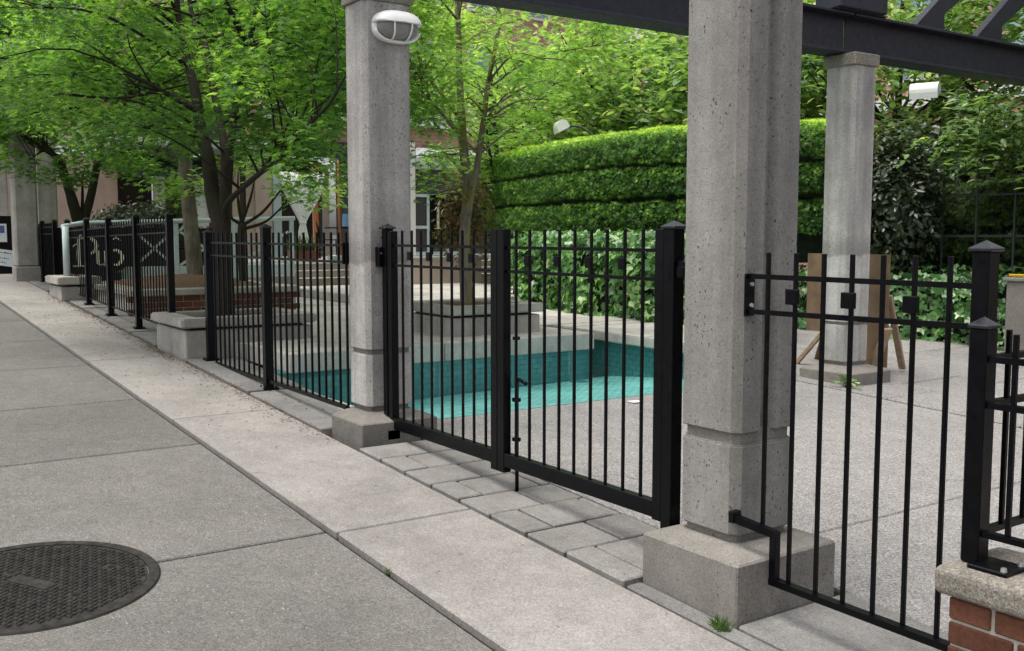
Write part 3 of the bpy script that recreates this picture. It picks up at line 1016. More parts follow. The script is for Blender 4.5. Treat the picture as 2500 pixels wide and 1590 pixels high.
post(t, -1.705, 2.875, .08, 1.50, .056, capw=.075)

# railing on the brick wall (two directions from its corner post)
t = thing('wall_railing', 'low black corner railing bolted on top of the brick wall', 'railing', (-1.66, 2.80, .575))
post(t, -1.655, 2.795, .58, 1.278, .056, capw=.066)
part('base_plate', bbox(-1.64, -1.52, 2.73, 2.85, .576, .590, .003), M['black'], t)
for (x, y) in ((-1.535, 2.745), (-1.535, 2.835)):
    bm = bmesh.new()
    bmesh.ops.create_cone(bm, segments=8, radius1=.010, radius2=.008, depth=.012, cap_ends=True, matrix=Matrix.Translation((x, y, .595)))
    part('bolt', bm, M['zinc'], t)
for z in (1.19, 1.055, .672):
    rail(t, [(-1.63, 2.79, z), (-.5, 2.79, z)], .026, .018)
    rail(t, [(-1.645, 2.82, z), (-1.645, 4.6, z)], .026, .018)
me = pick_mesh(1.268 - .672, .0145)
for k in range(9):
    piece('picket', me, t, (-1.553 + .118 * k, 2.79, .672))
for k in range(14):
    piece('picket', me, t, (-1.645, 2.915 + .118 * k, .672))
post(t, -.47, 2.79, .58, 1.278, .056)
post(t, -1.645, 4.63, .08, 1.278, .056)

# brick wall with its cap stone
t = thing('brick_wall', 'low red brick wall with a thick rounded concrete cap at the end of the railing', 'wall', (-1.2, 2.85, .08))
part('mortar_core', bbox(-1.670, -.32, 2.712, 2.985, -.1, .492), M['mortar'], t)
part('cap_stone', bbox(-1.712, -.3, 2.672, 3.02, .492, .577, .022, 3), M['cap'], t)
z = .488
row = 0
def brick_me(l, d=.09, h=.0655):
    return mesh_of(bbox(-l / 2, l / 2, -d / 2, d / 2, -h / 2, h / 2, .005, 1), M['brick'])
b_full, b_short = brick_me(.198), brick_me(.130)
while z > .02:
    z -= .0372
    x = -1.676
    first = True
    while x < -.4:
        l = .130 if (first and row % 2 == 0) else .198
        piece('brick', b_short if l < .15 else b_full, t, (x + l / 2, 2.705 + .045 + random.uniform(-.002, .002), z), (random.uniform(-.006, .006), 0, random.uniform(-.008, .008)))
        x += l + .0115
        first = False
    z -= .0372
    row += 1

# railing left of the gate: two bays between the planter and the lamp column
FY = 2.80
t = thing('railing', 'black railing in two bays between the concrete planter and the lamp column', 'railing', (-7.4, FY, .36))
for x, zc in ((-8.85, 1.565), (-7.455, 1.60)):
    post(t, x, FY, zg(x) + (.012 if x < -8 else .004), zc, .066, plate=.125)
for (xa, xb) in ((-8.82, -7.49), (-7.42, -6.03)):
    for z in (1.481, 1.372):
        rail(t, [(xa, FY, z), (xb, FY, z)], .016, .016)
    rail(t, [(xa, FY, .428), (xb, FY, .418)], .03, .024)
me = pick_mesh(1.566 - .42, .015)
x = -6.02
while x > -8.75:
    if abs(x + 7.455) > .05:
        piece('picket', me, t, (x, FY, .42))
    x -= .1165
part('wall_plate', bbox(-6.046, -6.03, FY - .02, FY + .05, 1.36, 1.5, .002), M['black'], t)

# railing in front of the pub sign
PY = 2.75
t = thing('railing', 'long black railing of four bays in front of the pub sign', 'railing', (-12.3, PY, .6))
zt = lambda x: 1.675 + (x + 9.9) * .0163
z2 = lambda x: 1.571 + (x + 9.9) * .0138
zb = lambda x: .645 - (x + 9.9) * .0305
P3 = [-14.72, -13.52, -12.35, -11.10, -9.86]
for x in P3:
    post(t, x, PY, zg(x) + .012, 1.735, .062, plate=.115)
for a, b in zip(P3[:-1], P3[1:]):
    for f in (zt, z2, zb):
        rail(t, [(a + .03, PY, f(a)), (b - .03, PY, f(b))], .015, .015)
    n = 11
    for k in range(n):
        x = a + (b - a) * (k + .75) / (n + .5)
        piece('picket', pick_mesh(zt(x) + .055 - zb(x), .0125), t, (x, PY, zb(x)))
t = thing('railing', 'short dark railing between the sign railing and the pale street column', 'railing', (-16.5, 2.8, .8))
for x in (-17.7, -16.9, -15.9):
    post(t, x, 2.8, zg(x), 1.74, .062, plate=.11)
for z in (1.66, 1.56, .9):
    rail(t, [(-17.7, 2.8, z), (-15.9, 2.8, z)], .024, .022)
me = pick_mesh(.85, .02)
for k in range(17):
    piece('picket', me, t, (-17.62 + .1 * k, 2.8, .87))
part('dark_panel', bbox(-17.68, -15.93, 2.83, 2.845, .86, 1.62), M['sign_black'], t)

# ================================================================== PLANTERS
def planter_box(name, label, x0, x1, y0, y1, z0, zc0, zc1, capw=.03, rim=.16, mat='planter', soil='soil', soil_dz=-.06, bev=.014, wall_gap=True):
    t = thing(name, label, 'planter', ((x0 + x1) / 2, (y0 + y1) / 2, z0))
    part('body', bbox(x0 + .012, x1 - .012, y0 + .012, y1 - .012, z0 - .15, zc0 - (.026 if wall_gap else 0), bev, 2), M[mat], t)
    if wall_gap:
        part('shadow_gap', bbox(x0 + .08, x1 - .08, y0 + .08, y1 - .08, zc0 - .04, zc0 + .004), M['dirt_and_shade'], t)  # recess filled with a dark colour for the shade in the gap
    bm = bmesh.new()
    o = [(x0 - capw, y0 - capw), (x1 + capw, y0 - capw), (x1 + capw, y1 + capw), (x0 - capw, y1 + capw)]
    i = [(x0 + rim, y0 + rim), (x1 - rim, y0 + rim), (x1 - rim, y1 - rim), (x0 + rim, y1 - rim)]
    V = {}
    for nm, pts, z in (('ol', o, zc0), ('oh', o, zc1), ('ih', i, zc1), ('il', i, zc0)):
        V[nm] = [bm.verts.new((x, y, z)) for x, y in pts]
    for k in range(4):
        n = (k + 1) % 4
        for a, b in (('ol', 'oh'), ('oh', 'ih'), ('ih', 'il'), ('il', 'ol')):
            bm.faces.new((V[a][k], V[a][n], V[b][n], V[b][k]))
    bmesh.ops.bevel(bm, geom=list(bm.edges), offset=.012, segments=2, affect='EDGES')
    part('rim', bm, M[mat], t)
    bm = bmesh.new()
    nx = 10
    g = [[bm.verts.new((x0 + rim - .01 + (x1 - x0 - 2 * rim + .02) * a / nx, y0 + rim - .01 + (y1 - y0 - 2 * rim + .02) * b / nx, zc1 + soil_dz + random.uniform(-.012, .02) + .03 * math.sin(math.pi * a / nx) * math.sin(math.pi * b / nx))) for b in range(nx + 1)] for a in range(nx + 1)]
    for a in range(nx):
        for b in range(nx):
            bm.faces.new((g[a][b], g[a + 1][b], g[a + 1][b + 1], g[a][b + 1]))
    part('soil', bm, M[soil], t, True)
    return t
planter_box('concrete_planter', 'square concrete planter at the pavement edge holding the multi-stemmed maple', -9.97, -9.0, 2.615, 3.83, .42, .722, .805, soil='soil')
planter_box('concrete_planter', 'square concrete planter on the pool terrace holding the forked tree', -9.2, -8.25, 4.93, 5.98, .575, .778, .862, soil='mulch', soil_dz=-.035)

# brick planter behind the railings
t = thing('brick_planter', 'raised red brick planter with a concrete rim holding the straight pale tree', 'planter', (-13.5, 4.0, .57))
part('mortar_core', bbox(-14.9, -12.222, 2.97, 4.975, .4, .835), M['mortar'], t)
bm = bmesh.new()
for (a, b, c, d) in ((-12.45, -12.18, 2.93, 5.02), (-14.95, -12.455, 4.78, 5.02), (-14.95, -12.455, 2.93, 3.17), (-14.95, -14.7, 3.175, 4.775)):
    box(bm, a, b, c, d, .83, .905, .012, 2)
part('rim', bm, M['planter'], t)
bm = bmesh.new()
g = [[bm.verts.new((-14.72 + 2.28 * a / 14, 3.16 + 1.64 * b / 12, .885 + .13 * (math.sin(math.pi * a / 14) * math.sin(math.pi * b / 12)) ** .7 + random.uniform(0, .02))) for b in range(13)] for a in range(15)]
for a in range(14):
    for b in range(12):
        bm.faces.new((g[a][b], g[a + 1][b], g[a + 1][b + 1], g[a][b + 1]))
part('mulch', bm, M['mulch'], t, True)
bme = mesh_of(bbox(-.045, .045, -.1, .1, -.0325, .0325, .004), M['brick'])
row = 0
z = .79
while z > .54:
    y = 3.02 + (.105 if row % 2 else 0)
    while y < 4.93:
        piece('brick', bme, t, (-12.255 + random.uniform(-.002, .002), y, z), (0, 0, random.uniform(-.01, .01)))
        y += .212
    z -= .074
    row += 1
planter_box('concrete_plinth', 'small concrete block with a moulded cap under the round rail post', -14.95, -14.1, 2.52, 3.0, .66, .90, 1.0, capw=.03, rim=.2, soil='mulch', soil_dz=-.01)

# ================================================================== TREES
# multi-stemmed maple in the pavement planter
A_ = [(-9.66, 3.2, .70), (-9.62, 3.19, 1.25), (-9.62, 3.18, 1.57), (-9.79, 3.16, 1.91), (-9.85, 3.14, 2.27), (-10.01, 3.12, 2.59), (-10.08, 3.11, 2.9), (-10.29, 3.09, 3.32), (-10.46, 3.07, 3.74), (-10.55, 3.05, 4.6)]
B_ = [(-9.64, 3.22, 1.45), (-9.64, 3.22, 1.8), (-9.67, 3.25, 2.26), (-9.82, 3.28, 2.5), (-10.2, 3.31, 3.09), (-10.52, 3.34, 3.54), (-10.97, 3.37, 3.86), (-11.4, 3.4, 4.6)]
C_ = [(-9.63, 3.22, 1.5), (-9.65, 3.24, 1.8), (-9.62, 3.29, 2.41), (-9.56, 3.34, 2.86), (-9.41, 3.4, 3.3), (-9.32, 3.45, 3.61), (-9.15, 3.5, 4.4)]
D_ = [(-9.62, 3.2, 1.66), (-9.53, 3.2, 1.83), (-9.03, 3.17, 1.96), (-8.32, 3.13, 2.1), (-7.87, 3.1, 2.17), (-7.29, 3.07, 2.35), (-6.77, 3.03, 2.47), (-6.43, 3.0, 2.62)]
E_ = [(-10.06, 3.11, 2.78), (-10.41, 3.01, 2.93), (-10.84, 2.93, 3.02), (-11.4, 2.84, 3.03), (-11.96, 2.76, 3.09), (-12.66, 2.67, 3.27), (-13.19, 2.59, 3.4), (-13.9, 2.5, 3.51)]
F_ = [(-10.2, 3.32, 3.09), (-10.15, 3.51, 3.43), (-9.91, 3.68, 3.49), (-9.88, 3.84, 3.7), (-9.86, 4.0, 4.1)]
G_ = [(-9.53, 3.33, 2.9), (-9.2, 3.6, 3.2), (-8.6, 3.9, 3.5), (-7.9, 4.1, 3.8)]
H_ = [(-9.4, 3.4, 3.3), (-9.0, 3.0, 3.7), (-8.5, 2.5, 4.0), (-8.0, 2.1, 4.2)]
stems = [(A_, .10, .024), (B_, .060, .020), (C_, .050, .018), (D_, .034, .008), (E_, .028, .008), (F_, .028, .010), (G_, .03, .01), (H_, .03, .01)]
CAMP = np.array([0, 0, 1.55])
def crown_pads(c, rx, ry, rz, n, r0, r1, zmin=-9, keep=None, shell=.45):
    out = []
    tries = 0
    while len(out) < n and tries < n * 60:
        tries += 1
        d = rand_dirs(1)[0] * RNG.uniform(shell, 1.0) ** .6
        p = np.array(c) + d * np.array([rx, ry, rz])
        if p[2] < zmin:
            continue
        r = RNG.uniform(r0, r1)
        if keep and not keep(p, r):
            continue
        out.append((p[0], p[1], p[2], r))
    return out
def keep_T1(p, r):
    # leave the stems open towards the street between the low sprays and the upper crown
    t = np.array([-9.75, 3.2])
    d = -t / np.linalg.norm(t)
    rel = p[:2] - t
    along, side = rel @ d, abs(rel[0] * d[1] - rel[1] * d[0])
    if along > -.1 and side < .45 and p[2] < 3.35:
        return False
    if along > -.2 and side < .6 and p[2] < 4.4 and RNG.uniform() < .8:
        return False
    if p[2] < 2.35 and RNG.uniform() < .55:
        return False
    return True
pads = crown_pads((-9.9, 3.2, 3.55), 2.7, 2.1, 1.3, 84, .34, .62, 2.1, keep_T1)
pads += [(-8.2, 3.35, 2.6, .42), (-7.7, 3.4, 2.55, .42), (-7.3, 3.5, 2.8, .42), (-8.4, 3.7, 2.9, .45), (-7.8, 3.7, 3.0, .45), (-8.9, 3.8, 3.2, .45), (-7.4, 3.4, 3.2, .42), (-8.3, 3.5, 3.35, .45), (-7.1, 3.05, 2.35, .42), (-7.5, 3.25, 2.2, .40), (-7.0, 3.3, 2.62, .40), (-8.0, 3.1, 2.28, .40), (-7.9, 3.5, 2.02, .36), (-8.5, 3.3, 2.35, .42), (-8.7, 3.0, 2.6, .42), (-7.6, 2.9, 2.7, .45),
         (-8.1, 2.9, 2.95, .48), (-7.3, 3.0, 3.0, .45), (-8.6, 2.7, 3.2, .5), (-7.0, 3.1, 3.35, .45), (-7.9, 3.0, 3.4, .5), (-8.7, 2.6, 3.9, .45),
         (-11.3, 2.8, 3.25, .5), (-11.9, 2.7, 3.3, .5), (-12.6, 2.6, 3.45, .5), (-13.2, 2.55, 3.55, .5), (-13.9, 2.5, 3.6, .5), (-11.0, 2.5, 2.75, .42), (-11.9, 2.4, 2.85, .45), (-12.6, 2.4, 3.0, .45), (-10.9, 2.7, 3.7, .5), (-12.0, 2.6, 3.9, .55), (-13.0, 2.5, 4.1, .55)]
maple_tree('maple_tree', 'green maple with several dark stems growing from the pavement planter', (-9.65, 3.2, .76), stems, pads, .058, 1280, M['maple'], M['bark_dark'])

# straight pale tree in the brick planter
T2 = [(-13.6, 4.12, .86), (-13.6, 4.12, .98), (-13.6, 4.09, 1.5), (-13.6, 4.03, 2.4), (-13.6, 4.01, 3.02), (-13.6, 4.0, 4.1), (-13.65, 4.0, 5.2), (-13.7, 4.0, 6.5)]
s2 = [(T2, .125, .06), ([(-13.6, 4.01, 3.2), (-13.4, 3.7, 3.9), (-13.1, 3.3, 4.7)], .04, .015), ([(-13.6, 4.0, 3.6), (-13.7, 4.5, 4.3), (-13.8, 5.1, 5.0)], .04, .015)]
pads2 = crown_pads((-13.6, 4.0, 4.6), 2.4, 2.1, 1.3, 42, .4, .7, 3.2)
maple_tree('straight_tree', 'straight pale-barked tree rising from the brick planter', (-13.6, 4.1, .95), s2, pads2, .11, 360, M['maple_light'], M['bark_pale'])

# forked tree on the pool terrace
T3L = [(-8.75, 5.42, .76), (-8.75, 5.4, .9), (-8.78, 5.39, 1.44), (-8.8, 5.44, 1.98), (-8.82, 5.4, 2.55), (-8.85, 5.39, 3.08), (-8.88, 5.39, 3.69), (-8.9, 5.37, 4.6)]
T3R = [(-8.77, 5.42, 1.75), (-8.73, 5.45, 2.0), (-8.7, 5.5, 2.26), (-8.65, 5.54, 2.67), (-8.6, 5.57, 3.07), (-8.55, 5.65, 3.55), (-8.5, 5.74, 4.5)]
s3 = [(T3L, .075, .02), (T3R, .042, .015), ([(-8.83, 5.39, 2.7), (-9.1, 5.2, 3.1), (-9.4, 4.9, 3.5)], .022, .008), ([(-8.6, 5.57, 3.0), (-8.35, 5.85, 3.25), (-8.2, 6.4, 3.42), (-8.0, 6.9, 3.5)], .013, .005), ([(-8.82, 5.4, 2.5), (-8.6, 5.0, 2.75), (-8.3, 4.6, 2.9)], .02, .008)]
def keep_T3(p, r):
    return p[2] > 2.55 or abs(p[1] - 5.45) > .35
pads3 = crown_pads((-8.7, 5.55, 3.45), 1.55, 1.45, 1.0, 44, .24, .44, 2.3, keep_T3)
pads3 += [(-8.4, 4.75, 2.55, .34), (-8.6, 4.9, 2.3, .32), (-8.2, 4.7, 2.8, .36), (-8.5, 4.8, 2.05, .26), (-8.3, 4.95, 3.1, .36), (-8.3, 6.1, 3.15, .38), (-8.3, 6.5, 3.4, .4), (-8.3, 6.9, 3.6, .42), (-8.2, 6.4, 3.7, .42), (-8.4, 4.55, 2.9, .36), (-8.3, 4.6, 3.15, .36), (-8.5, 4.7, 3.65, .4), (-8.2, 4.85, 2.3, .3), (-8.25, 4.75, 2.05, .26), (-8.3, 4.7, 2.6, .34), (-8.5, 4.9, 3.9, .4), (-8.3, 5.3, 3.5, .36), (-8.1, 6.8, 3.2, .3), (-8.0, 7.1, 3.45, .3), (-8.3, 5.6, 3.8, .4), (-8.4, 4.65, 3.4, .4)]
maple_tree('forked_tree', 'light green tree with a forked mossy trunk in the terrace planter', (-8.75, 5.42, .83), s3, pads3, .058, 760, M['maple_light'], M['bark_moss'])

# maple by the pub
T4a = [(-17, 3.36, 1.0), (-17.0, 3.36, 1.64), (-17.0, 3.28, 2.02), (-17.0, 3.17, 2.46), (-17.0, 3.07, 2.74), (-17.0, 2.62, 2.99)]
T4b = [(-17, 3.38, 1.5), (-17.0, 3.39, 1.64), (-17.0, 3.54, 2.15), (-17.0, 3.67, 2.73), (-17.0, 3.75, 3.05), (-17.0, 4.01, 3.45), (-17.0, 4.15, 3.98)]
T4c = [(-17.0, 3.75, 3.05), (-17.0, 4.06, 3.33), (-17.0, 4.36, 3.54)]
T4d = [(-17.0, 3.38, 1.6), (-17.05, 3.42, 2.0), (-17.1, 3.45, 2.5)]
T4e = [(-17.0, 3.67, 2.73), (-16.6, 4.0, 2.98), (-16.2, 4.4, 2.85), (-15.85, 4.8, 2.45), (-15.75, 5.0, 2.25)]
T4f = [(-17.0, 3.1, 2.6), (-16.6, 2.9, 2.85), (-16.2, 2.7, 2.75), (-16.0, 2.5, 2.6)]
s4 = [(T4e, .03, .006), (T4f, .03, .006), (T4a, .12, .03), (T4b, .085, .025), (T4c, .035, .01), (T4d, .04, .015)]
pads4 = crown_pads((-16.8, 3.6, 3.55), 2.2, 1.9, 1.05, 62, .35, .6, 2.5, lambda p, r: not (p[2] < 2.75 and p[0] > -17 and abs(p[1] - 3.5) < .45))
pads4 += [(-16.0, 2.5, 2.55, .4), (-16.0, 2.9, 2.45, .4), (-16.2, 3.2, 2.4, .36), (-16.0, 4.4, 2.45, .4), (-15.8, 4.7, 2.25, .34), (-15.9, 4.1, 2.6, .4), (-15.7, 5.0, 2.2, .3), (-16.3, 2.2, 2.7, .45)]
maple_tree('maple_tree', 'maple with a V of dark stems growing behind the pub sign', (-17, 3.36, .9), s4, pads4, .085, 640, M['maple'], M['bark_dark'])

# small young maple on the landing
s5 = [([(-13.0, 5.2, .55), (-13.0, 4.57, .92), (-13.0, 4.55, 1.41), (-13.0, 4.56, 1.7)][1:], .06, .045)]
b5 = [[(-13.0, 4.56, 1.68), (-13.0, 4.4, 1.83), (-13.0, 4.45, 2.3)], [(-13.0, 4.56, 1.7), (-13.0, 4.68, 2.0), (-13.0, 4.77, 2.35)], [(-13.0, 4.57, 1.67), (-13.0, 4.84, 1.84), (-13.0, 5.08, 2.11), (-13.0, 5.25, 2.3)], [(-13.0, 4.57, 1.62), (-13.0, 4.9, 1.73), (-13.0, 5.2, 2.0)], [(-13.0, 4.57, 1.68), (-13.0, 4.52, 2.0), (-13.05, 4.55, 2.4)]]
s5 += [(b, .026, .007) for b in b5]
pads5 = [(-12.8, 5.2, 2.25, .30), (-12.8, 5.5, 2.18, .32), (-12.8, 5.8, 2.05, .26), (-12.8, 5.55, 1.98, .22), (-12.9, 4.8, 2.4, .3), (-12.9, 5.0, 2.2, .24), (-12.9, 4.45, 2.45, .3), (-12.8, 5.9, 2.3, .28), (-12.8, 3.7, 2.15, .32), (-12.8, 3.45, 2.2, .3), (-12.8, 3.95, 2.25, .28), (-12.9, 5.3, 2.45, .3), (-12.9, 4.9, 2.6, .34)]
b6 = [(-13.0, 4.4, 1.85), (-12.9, 4.1, 2.05), (-12.85, 3.7, 2.12)]
s5.append((b6, .018, .006))
maple_tree('young_maple', 'small young maple with spreading bare branches beside the pale trunk', (-13.0, 4.57, .95), s5, pads5, .09, 430, M['maple_light'], M['bark_dark'])

# bright tree farther up the street
s7 = [([(-25, 1.6, .9), (-25, 1.6, 3), (-24.8, 1.7, 5), (-24.5, 1.9, 7)], .14, .04), ([(-25, 1.6, 3.2), (-24.3, 2.3, 4.8), (-23.8, 2.7, 6)], .06, .02)]
pads7 = crown_pads((-24, 2.2, 6.2), 2.2, 2.0, 2.0, 55, .5, .9, 3.8)
maple_tree('street_tree', 'bright yellow-green street tree beyond the pub corner', (-25, 1.6, .98), s7, pads7, .15, 210, M['maple_light'], M['bark_dark'])

# broad-leaved trees behind the hedge
def broad_tree(label, x, y, zc, rx, rz, n, leaf, mat='magnolia'):
    t = thing('broadleaf_tree', label, 'tree', (x, y, zg(x) - .32), 'broad-leaved trees behind the hedge')
    bm = bmesh.new()
    stemset = [[(x, y, zg(x) - .3), (x + .05, y, zc - rz * .5), (x, y + .1, zc + rz * .6)]]
    for k in range(16):
        a = random.uniform(0, 2 * math.pi)
        z0 = zc - rz * random.uniform(.2, .9)
        e = (x + math.cos(a) * rx * .9, y + math.sin(a) * rx * .8, z0 + rz * random.uniform(.2, .9))
        stemset.append([(x, y, z0), (x + math.cos(a) * rx * .45, y + math.sin(a) * rx * .4, z0 + .25 * rz), e])
    for i, s_ in enumerate(stemset):
        sp = smooth_path(s_, 4)
        r0 = .09 if i == 0 else .035
        tube(bm, sp, [r0 * (1 - .75 * k / (len(sp) - 1)) for k in range(len(sp))], 6)
    part('trunk', bm, M['bark_dark'], t, True)
    m = n // 9
    cc = np.array([x, y, zc]) + rand_dirs(m) * (RNG.uniform(.3, 1, (m, 1)) ** .55) * np.array([rx, rx * .85, rz])
    P = np.repeat(cc, 9, 0) + RNG.normal(0, .12, (m * 9, 3))
    H = (P - np.repeat(cc, 9, 0)) + RNG.normal(0, .05, P.shape) + np.array([0, 0, -.03])
    N = rand_dirs(len(P)) * .6 + np.array([0, 0, 1.0])
    rn = np.clip(np.repeat(RNG.normal(.45, .2, m), 9) + RNG.normal(0, .16, len(P)), 0, 1)
    leaf_cloud('crown', P, N, H, leaf * RNG.uniform(.6, 1.2, len(P)), T_OVAL_V, T_OVAL_F, M[mat], t, rn)
for lab, x, y, zc, rx, rz, n, lf, mt in (
        ('pale broad-leaved tree at the back behind the left end of the tiered hedge', -17.5, 13.0, 4.0, 2.1, 1.7, 5200, .20, 'magnolia'),
        ('pale broad-leaved tree behind the middle of the tiered hedge', -14.2, 12.2, 4.0, 1.9, 1.6, 5000, .20, 'magnolia'),
        ('pale broad-leaved tree behind the tiered hedge, next to the grooved column', -11.6, 12.4, 4.0, 1.9, 1.7, 5000, .19, 'magnolia'),
        ('broad-leaved tree seen between the grooved column and the column by the boards', -9.2, 13.0, 4.1, 1.8, 1.8, 5200, .16, 'magnolia'),
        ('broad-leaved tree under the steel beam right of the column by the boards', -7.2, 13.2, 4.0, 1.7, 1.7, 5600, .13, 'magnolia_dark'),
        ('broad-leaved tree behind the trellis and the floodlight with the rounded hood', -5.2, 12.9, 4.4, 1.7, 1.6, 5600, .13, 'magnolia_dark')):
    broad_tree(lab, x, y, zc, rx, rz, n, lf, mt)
# lighter trees standing before the pub
for lab, x, y, zc in (('pale green tree in front of the pub wall, beyond the straight pale trunk', -19.6, 6.9, 5.2), ('pale green tree on the pub plaza behind the lamp column', -18.4, 9.6, 5.3)):
    st_ = [([(x, y, .9), (x + .05, y, 2.5), (x, y + .1, zc)], .09, .03), ([(x, y, 2.8), (x + .5, y - .6, zc - .4), (x + .8, y - 1.0, zc + .3)], .04, .01), ([(x, y, 3.0), (x + .3, y + .7, zc - .3), (x + .4, y + 1.2, zc + .4)], .04, .01)]
    maple_tree('plaza_tree', lab, (x, y, .98), st_, crown_pads((x, y, zc), 2.0, 1.9, 1.35, 40, .4, .72, 3.7), .11, 330, M['maple_light'], M['bark_dark'])

# ================================================================== HEDGES, IVY, SHRUBS
def path_frames(path, n):
    P = smooth_path([(x, y, 0) for x, y in path], 8)
    cum = [0]
    for a, b in zip(P[:-1], P[1:]):
        cum.append(cum[-1] + (b - a).length)
    L = cum[-1]
    def at(s):
        s = max(0, min(L - 1e-6, s))
        i = max(k for k in range(len(P) - 1) if cum[k] <= s)
        t = (s - cum[i]) / (cum[i + 1] - cum[i])
        p = P[i].lerp(P[i + 1], t)
        d = (P[i + 1] - P[i]).normalized()
        return p, Vector((d.y, -d.x, 0))          # right of the path = towards the street
    return at, L
def lerp_profile(prof, t):
    """prof: list of (outward, z); t in 0..1 by length; returns point and normal."""
    seg = [math.dist(a, b) for a, b in zip(prof[:-1], prof[1:])]
    tot = sum(seg)
    s = t * tot
    for (a, b), l in zip(zip(prof[:-1], prof[1:]), seg):
        if s <= l or (a, b) == (prof[-2], prof[-1]):
            f = min(1, s / l)
            o, z = a[0] + (b[0] - a[0]) * f, a[1] + (b[1] - a[1]) * f
            d = ((b[0] - a[0]) / l, (b[1] - a[1]) / l)
            return o, z, (d[1], -d[0])
        s -= l
def hedge(name, label, path, prof, n, leaf, mat, core_off=.13, tone=None, bump=.05, up=.9):
    at, L = path_frames(path, 60)
    c = at(L / 2)[0]
    t = thing(name, label, 'hedge', (c.x, c.y, zg(c.x)))
    bm = bmesh.new()
    rows = []
    m = 40
    for i in range(m + 1):
        p, nn = at(L * i / m)
        ring = [bm.verts.new((p.x + nn.x * (o - core_off), p.y + nn.y * (o - core_off), z - (.08 if z > 2 else 0))) for o, z in prof]
        ring.append(bm.verts.new((p.x + nn.x * (prof[-1][0] - .3), p.y + nn.y * (prof[-1][0] - .3), prof[0][1])))
        rows.append(ring)
    for a, b in zip(rows[:-1], rows[1:]):
        for k in range(len(a) - 1):
            bm.faces.new((a[k], a[k + 1], b[k + 1], b[k]))
    part('branches', bm, M['core'], t)
    ss, tt = RNG.uniform(0, L, n), RNG.uniform(0, 1, n)
    # clumps: new shoots stand together
    ph = RNG.uniform(0, 6.28, 6)
    P, N, H, Rn = [], [], [], []
    tab = [at(L * k / 400) for k in range(401)]
    ptab = [lerp_profile(prof, k / 200) for k in range(201)]
    for s, u in zip(ss, tt):
        if ptab[int(200 * u)][0] < .03 and ptab[int(200 * u)][1] < prof[-1][1] - .12 and random.random() < .92 + .14 * math.sin(s * 2.3 + 5 * ptab[int(200 * u)][1]):
            continue
        p, nn = tab[int(400 * s / L)]
        o, z, nrm = ptab[int(200 * u)]
        lump = .5 * math.sin(s * 7.1 + ph[0] + 3 * math.sin(z * 6 + ph[1])) * math.sin(z * 17 + ph[2] + 2 * math.sin(s * 4.2)) + .5 * math.sin(s * 23 + ph[3] + 2 * math.sin(z * 19)) * math.sin(z * 31 + ph[4])
        d = o + bump * lump + random.gauss(0, .04)
        wx, wy = p.x + nn.x * d + random.gauss(0, .02), p.y + nn.y * d + random.gauss(0, .02)
        P.append((wx, wy, z + nrm[1] * bump * lump))
        out = Vector((nn.x * nrm[0], nn.y * nrm[0], nrm[1]))
        hv = out * .75 + Vector((random.gauss(0, .55), random.gauss(0, .55), up * .6 + random.gauss(0, .35)))
        H.append(hv)
        N.append(out * .7 + Vector((random.gauss(0, .5), random.gauss(0, .5), random.gauss(.3, .5))))
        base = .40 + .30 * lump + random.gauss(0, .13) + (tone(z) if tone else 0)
        Rn.append(base)
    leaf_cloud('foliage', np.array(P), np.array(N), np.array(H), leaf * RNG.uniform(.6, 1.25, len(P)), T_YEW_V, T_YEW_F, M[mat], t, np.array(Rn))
    return t
HP = [(-16.4, 10.4), (-15.6, 10.0), (-13.1, 9.32), (-11.2, 9.02), (-9.45, 9.2), (-8.36, 9.95), (-8.0, 10.7)]
prof = [(-.05, 1.2), (0, 1.55), (.07, 1.60), (.10, 1.66), (.10, 1.92), (.06, 1.965), (-.2, 1.985), (-.2, 2.05), (.05, 2.07), (.10, 2.09), (.10, 2.36), (.06, 2.41), (-.18, 2.43), (-.18, 2.49), (.05, 2.51), (.10, 2.53), (.09, 2.74), (.05, 2.84), (-.05, 2.91), (-.35, 2.95), (-.7, 2.94)]
hedge('tiered_hedge', 'clipped yew hedge in three stacked tiers curving behind the pool', HP, prof, 105000, .052, 'hedge', bump=.035, tone=lambda z: .42 * max(0, min(1, (z - 2.74) / .14)) + .10 * max(0, 1 - abs(z - 2.33) / .12) + .10 * max(0, 1 - abs(z - 1.90) / .12) - .1 * (z < 1.7))  # tier tops lighter: new shoots, plus caught light put into the leaf colour
prof2 = [(-.05, .5), (.0, 1.0), (.05, 1.45), (.02, 1.56), (-.08, 1.6), (.03, 1.65), (.07, 1.8), (.05, 1.96), (-.06, 2.08), (-.35, 2.15), (-.7, 2.15)]
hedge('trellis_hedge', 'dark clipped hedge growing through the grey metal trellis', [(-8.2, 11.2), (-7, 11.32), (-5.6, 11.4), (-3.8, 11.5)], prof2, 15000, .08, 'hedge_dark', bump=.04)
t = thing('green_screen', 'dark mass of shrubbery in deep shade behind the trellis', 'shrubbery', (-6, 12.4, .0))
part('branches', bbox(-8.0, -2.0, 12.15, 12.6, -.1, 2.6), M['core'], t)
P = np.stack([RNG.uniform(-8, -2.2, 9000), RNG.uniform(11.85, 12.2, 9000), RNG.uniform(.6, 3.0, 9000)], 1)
leaf_cloud('foliage', P, rand_dirs(9000) + np.array([0, -.6, .6]), rand_dirs(9000) + np.array([0, 0, -.6]), .13 * RNG.uniform(.6, 1.2, 9000), T_OVAL_V, T_OVAL_F, M['shrub'], t)

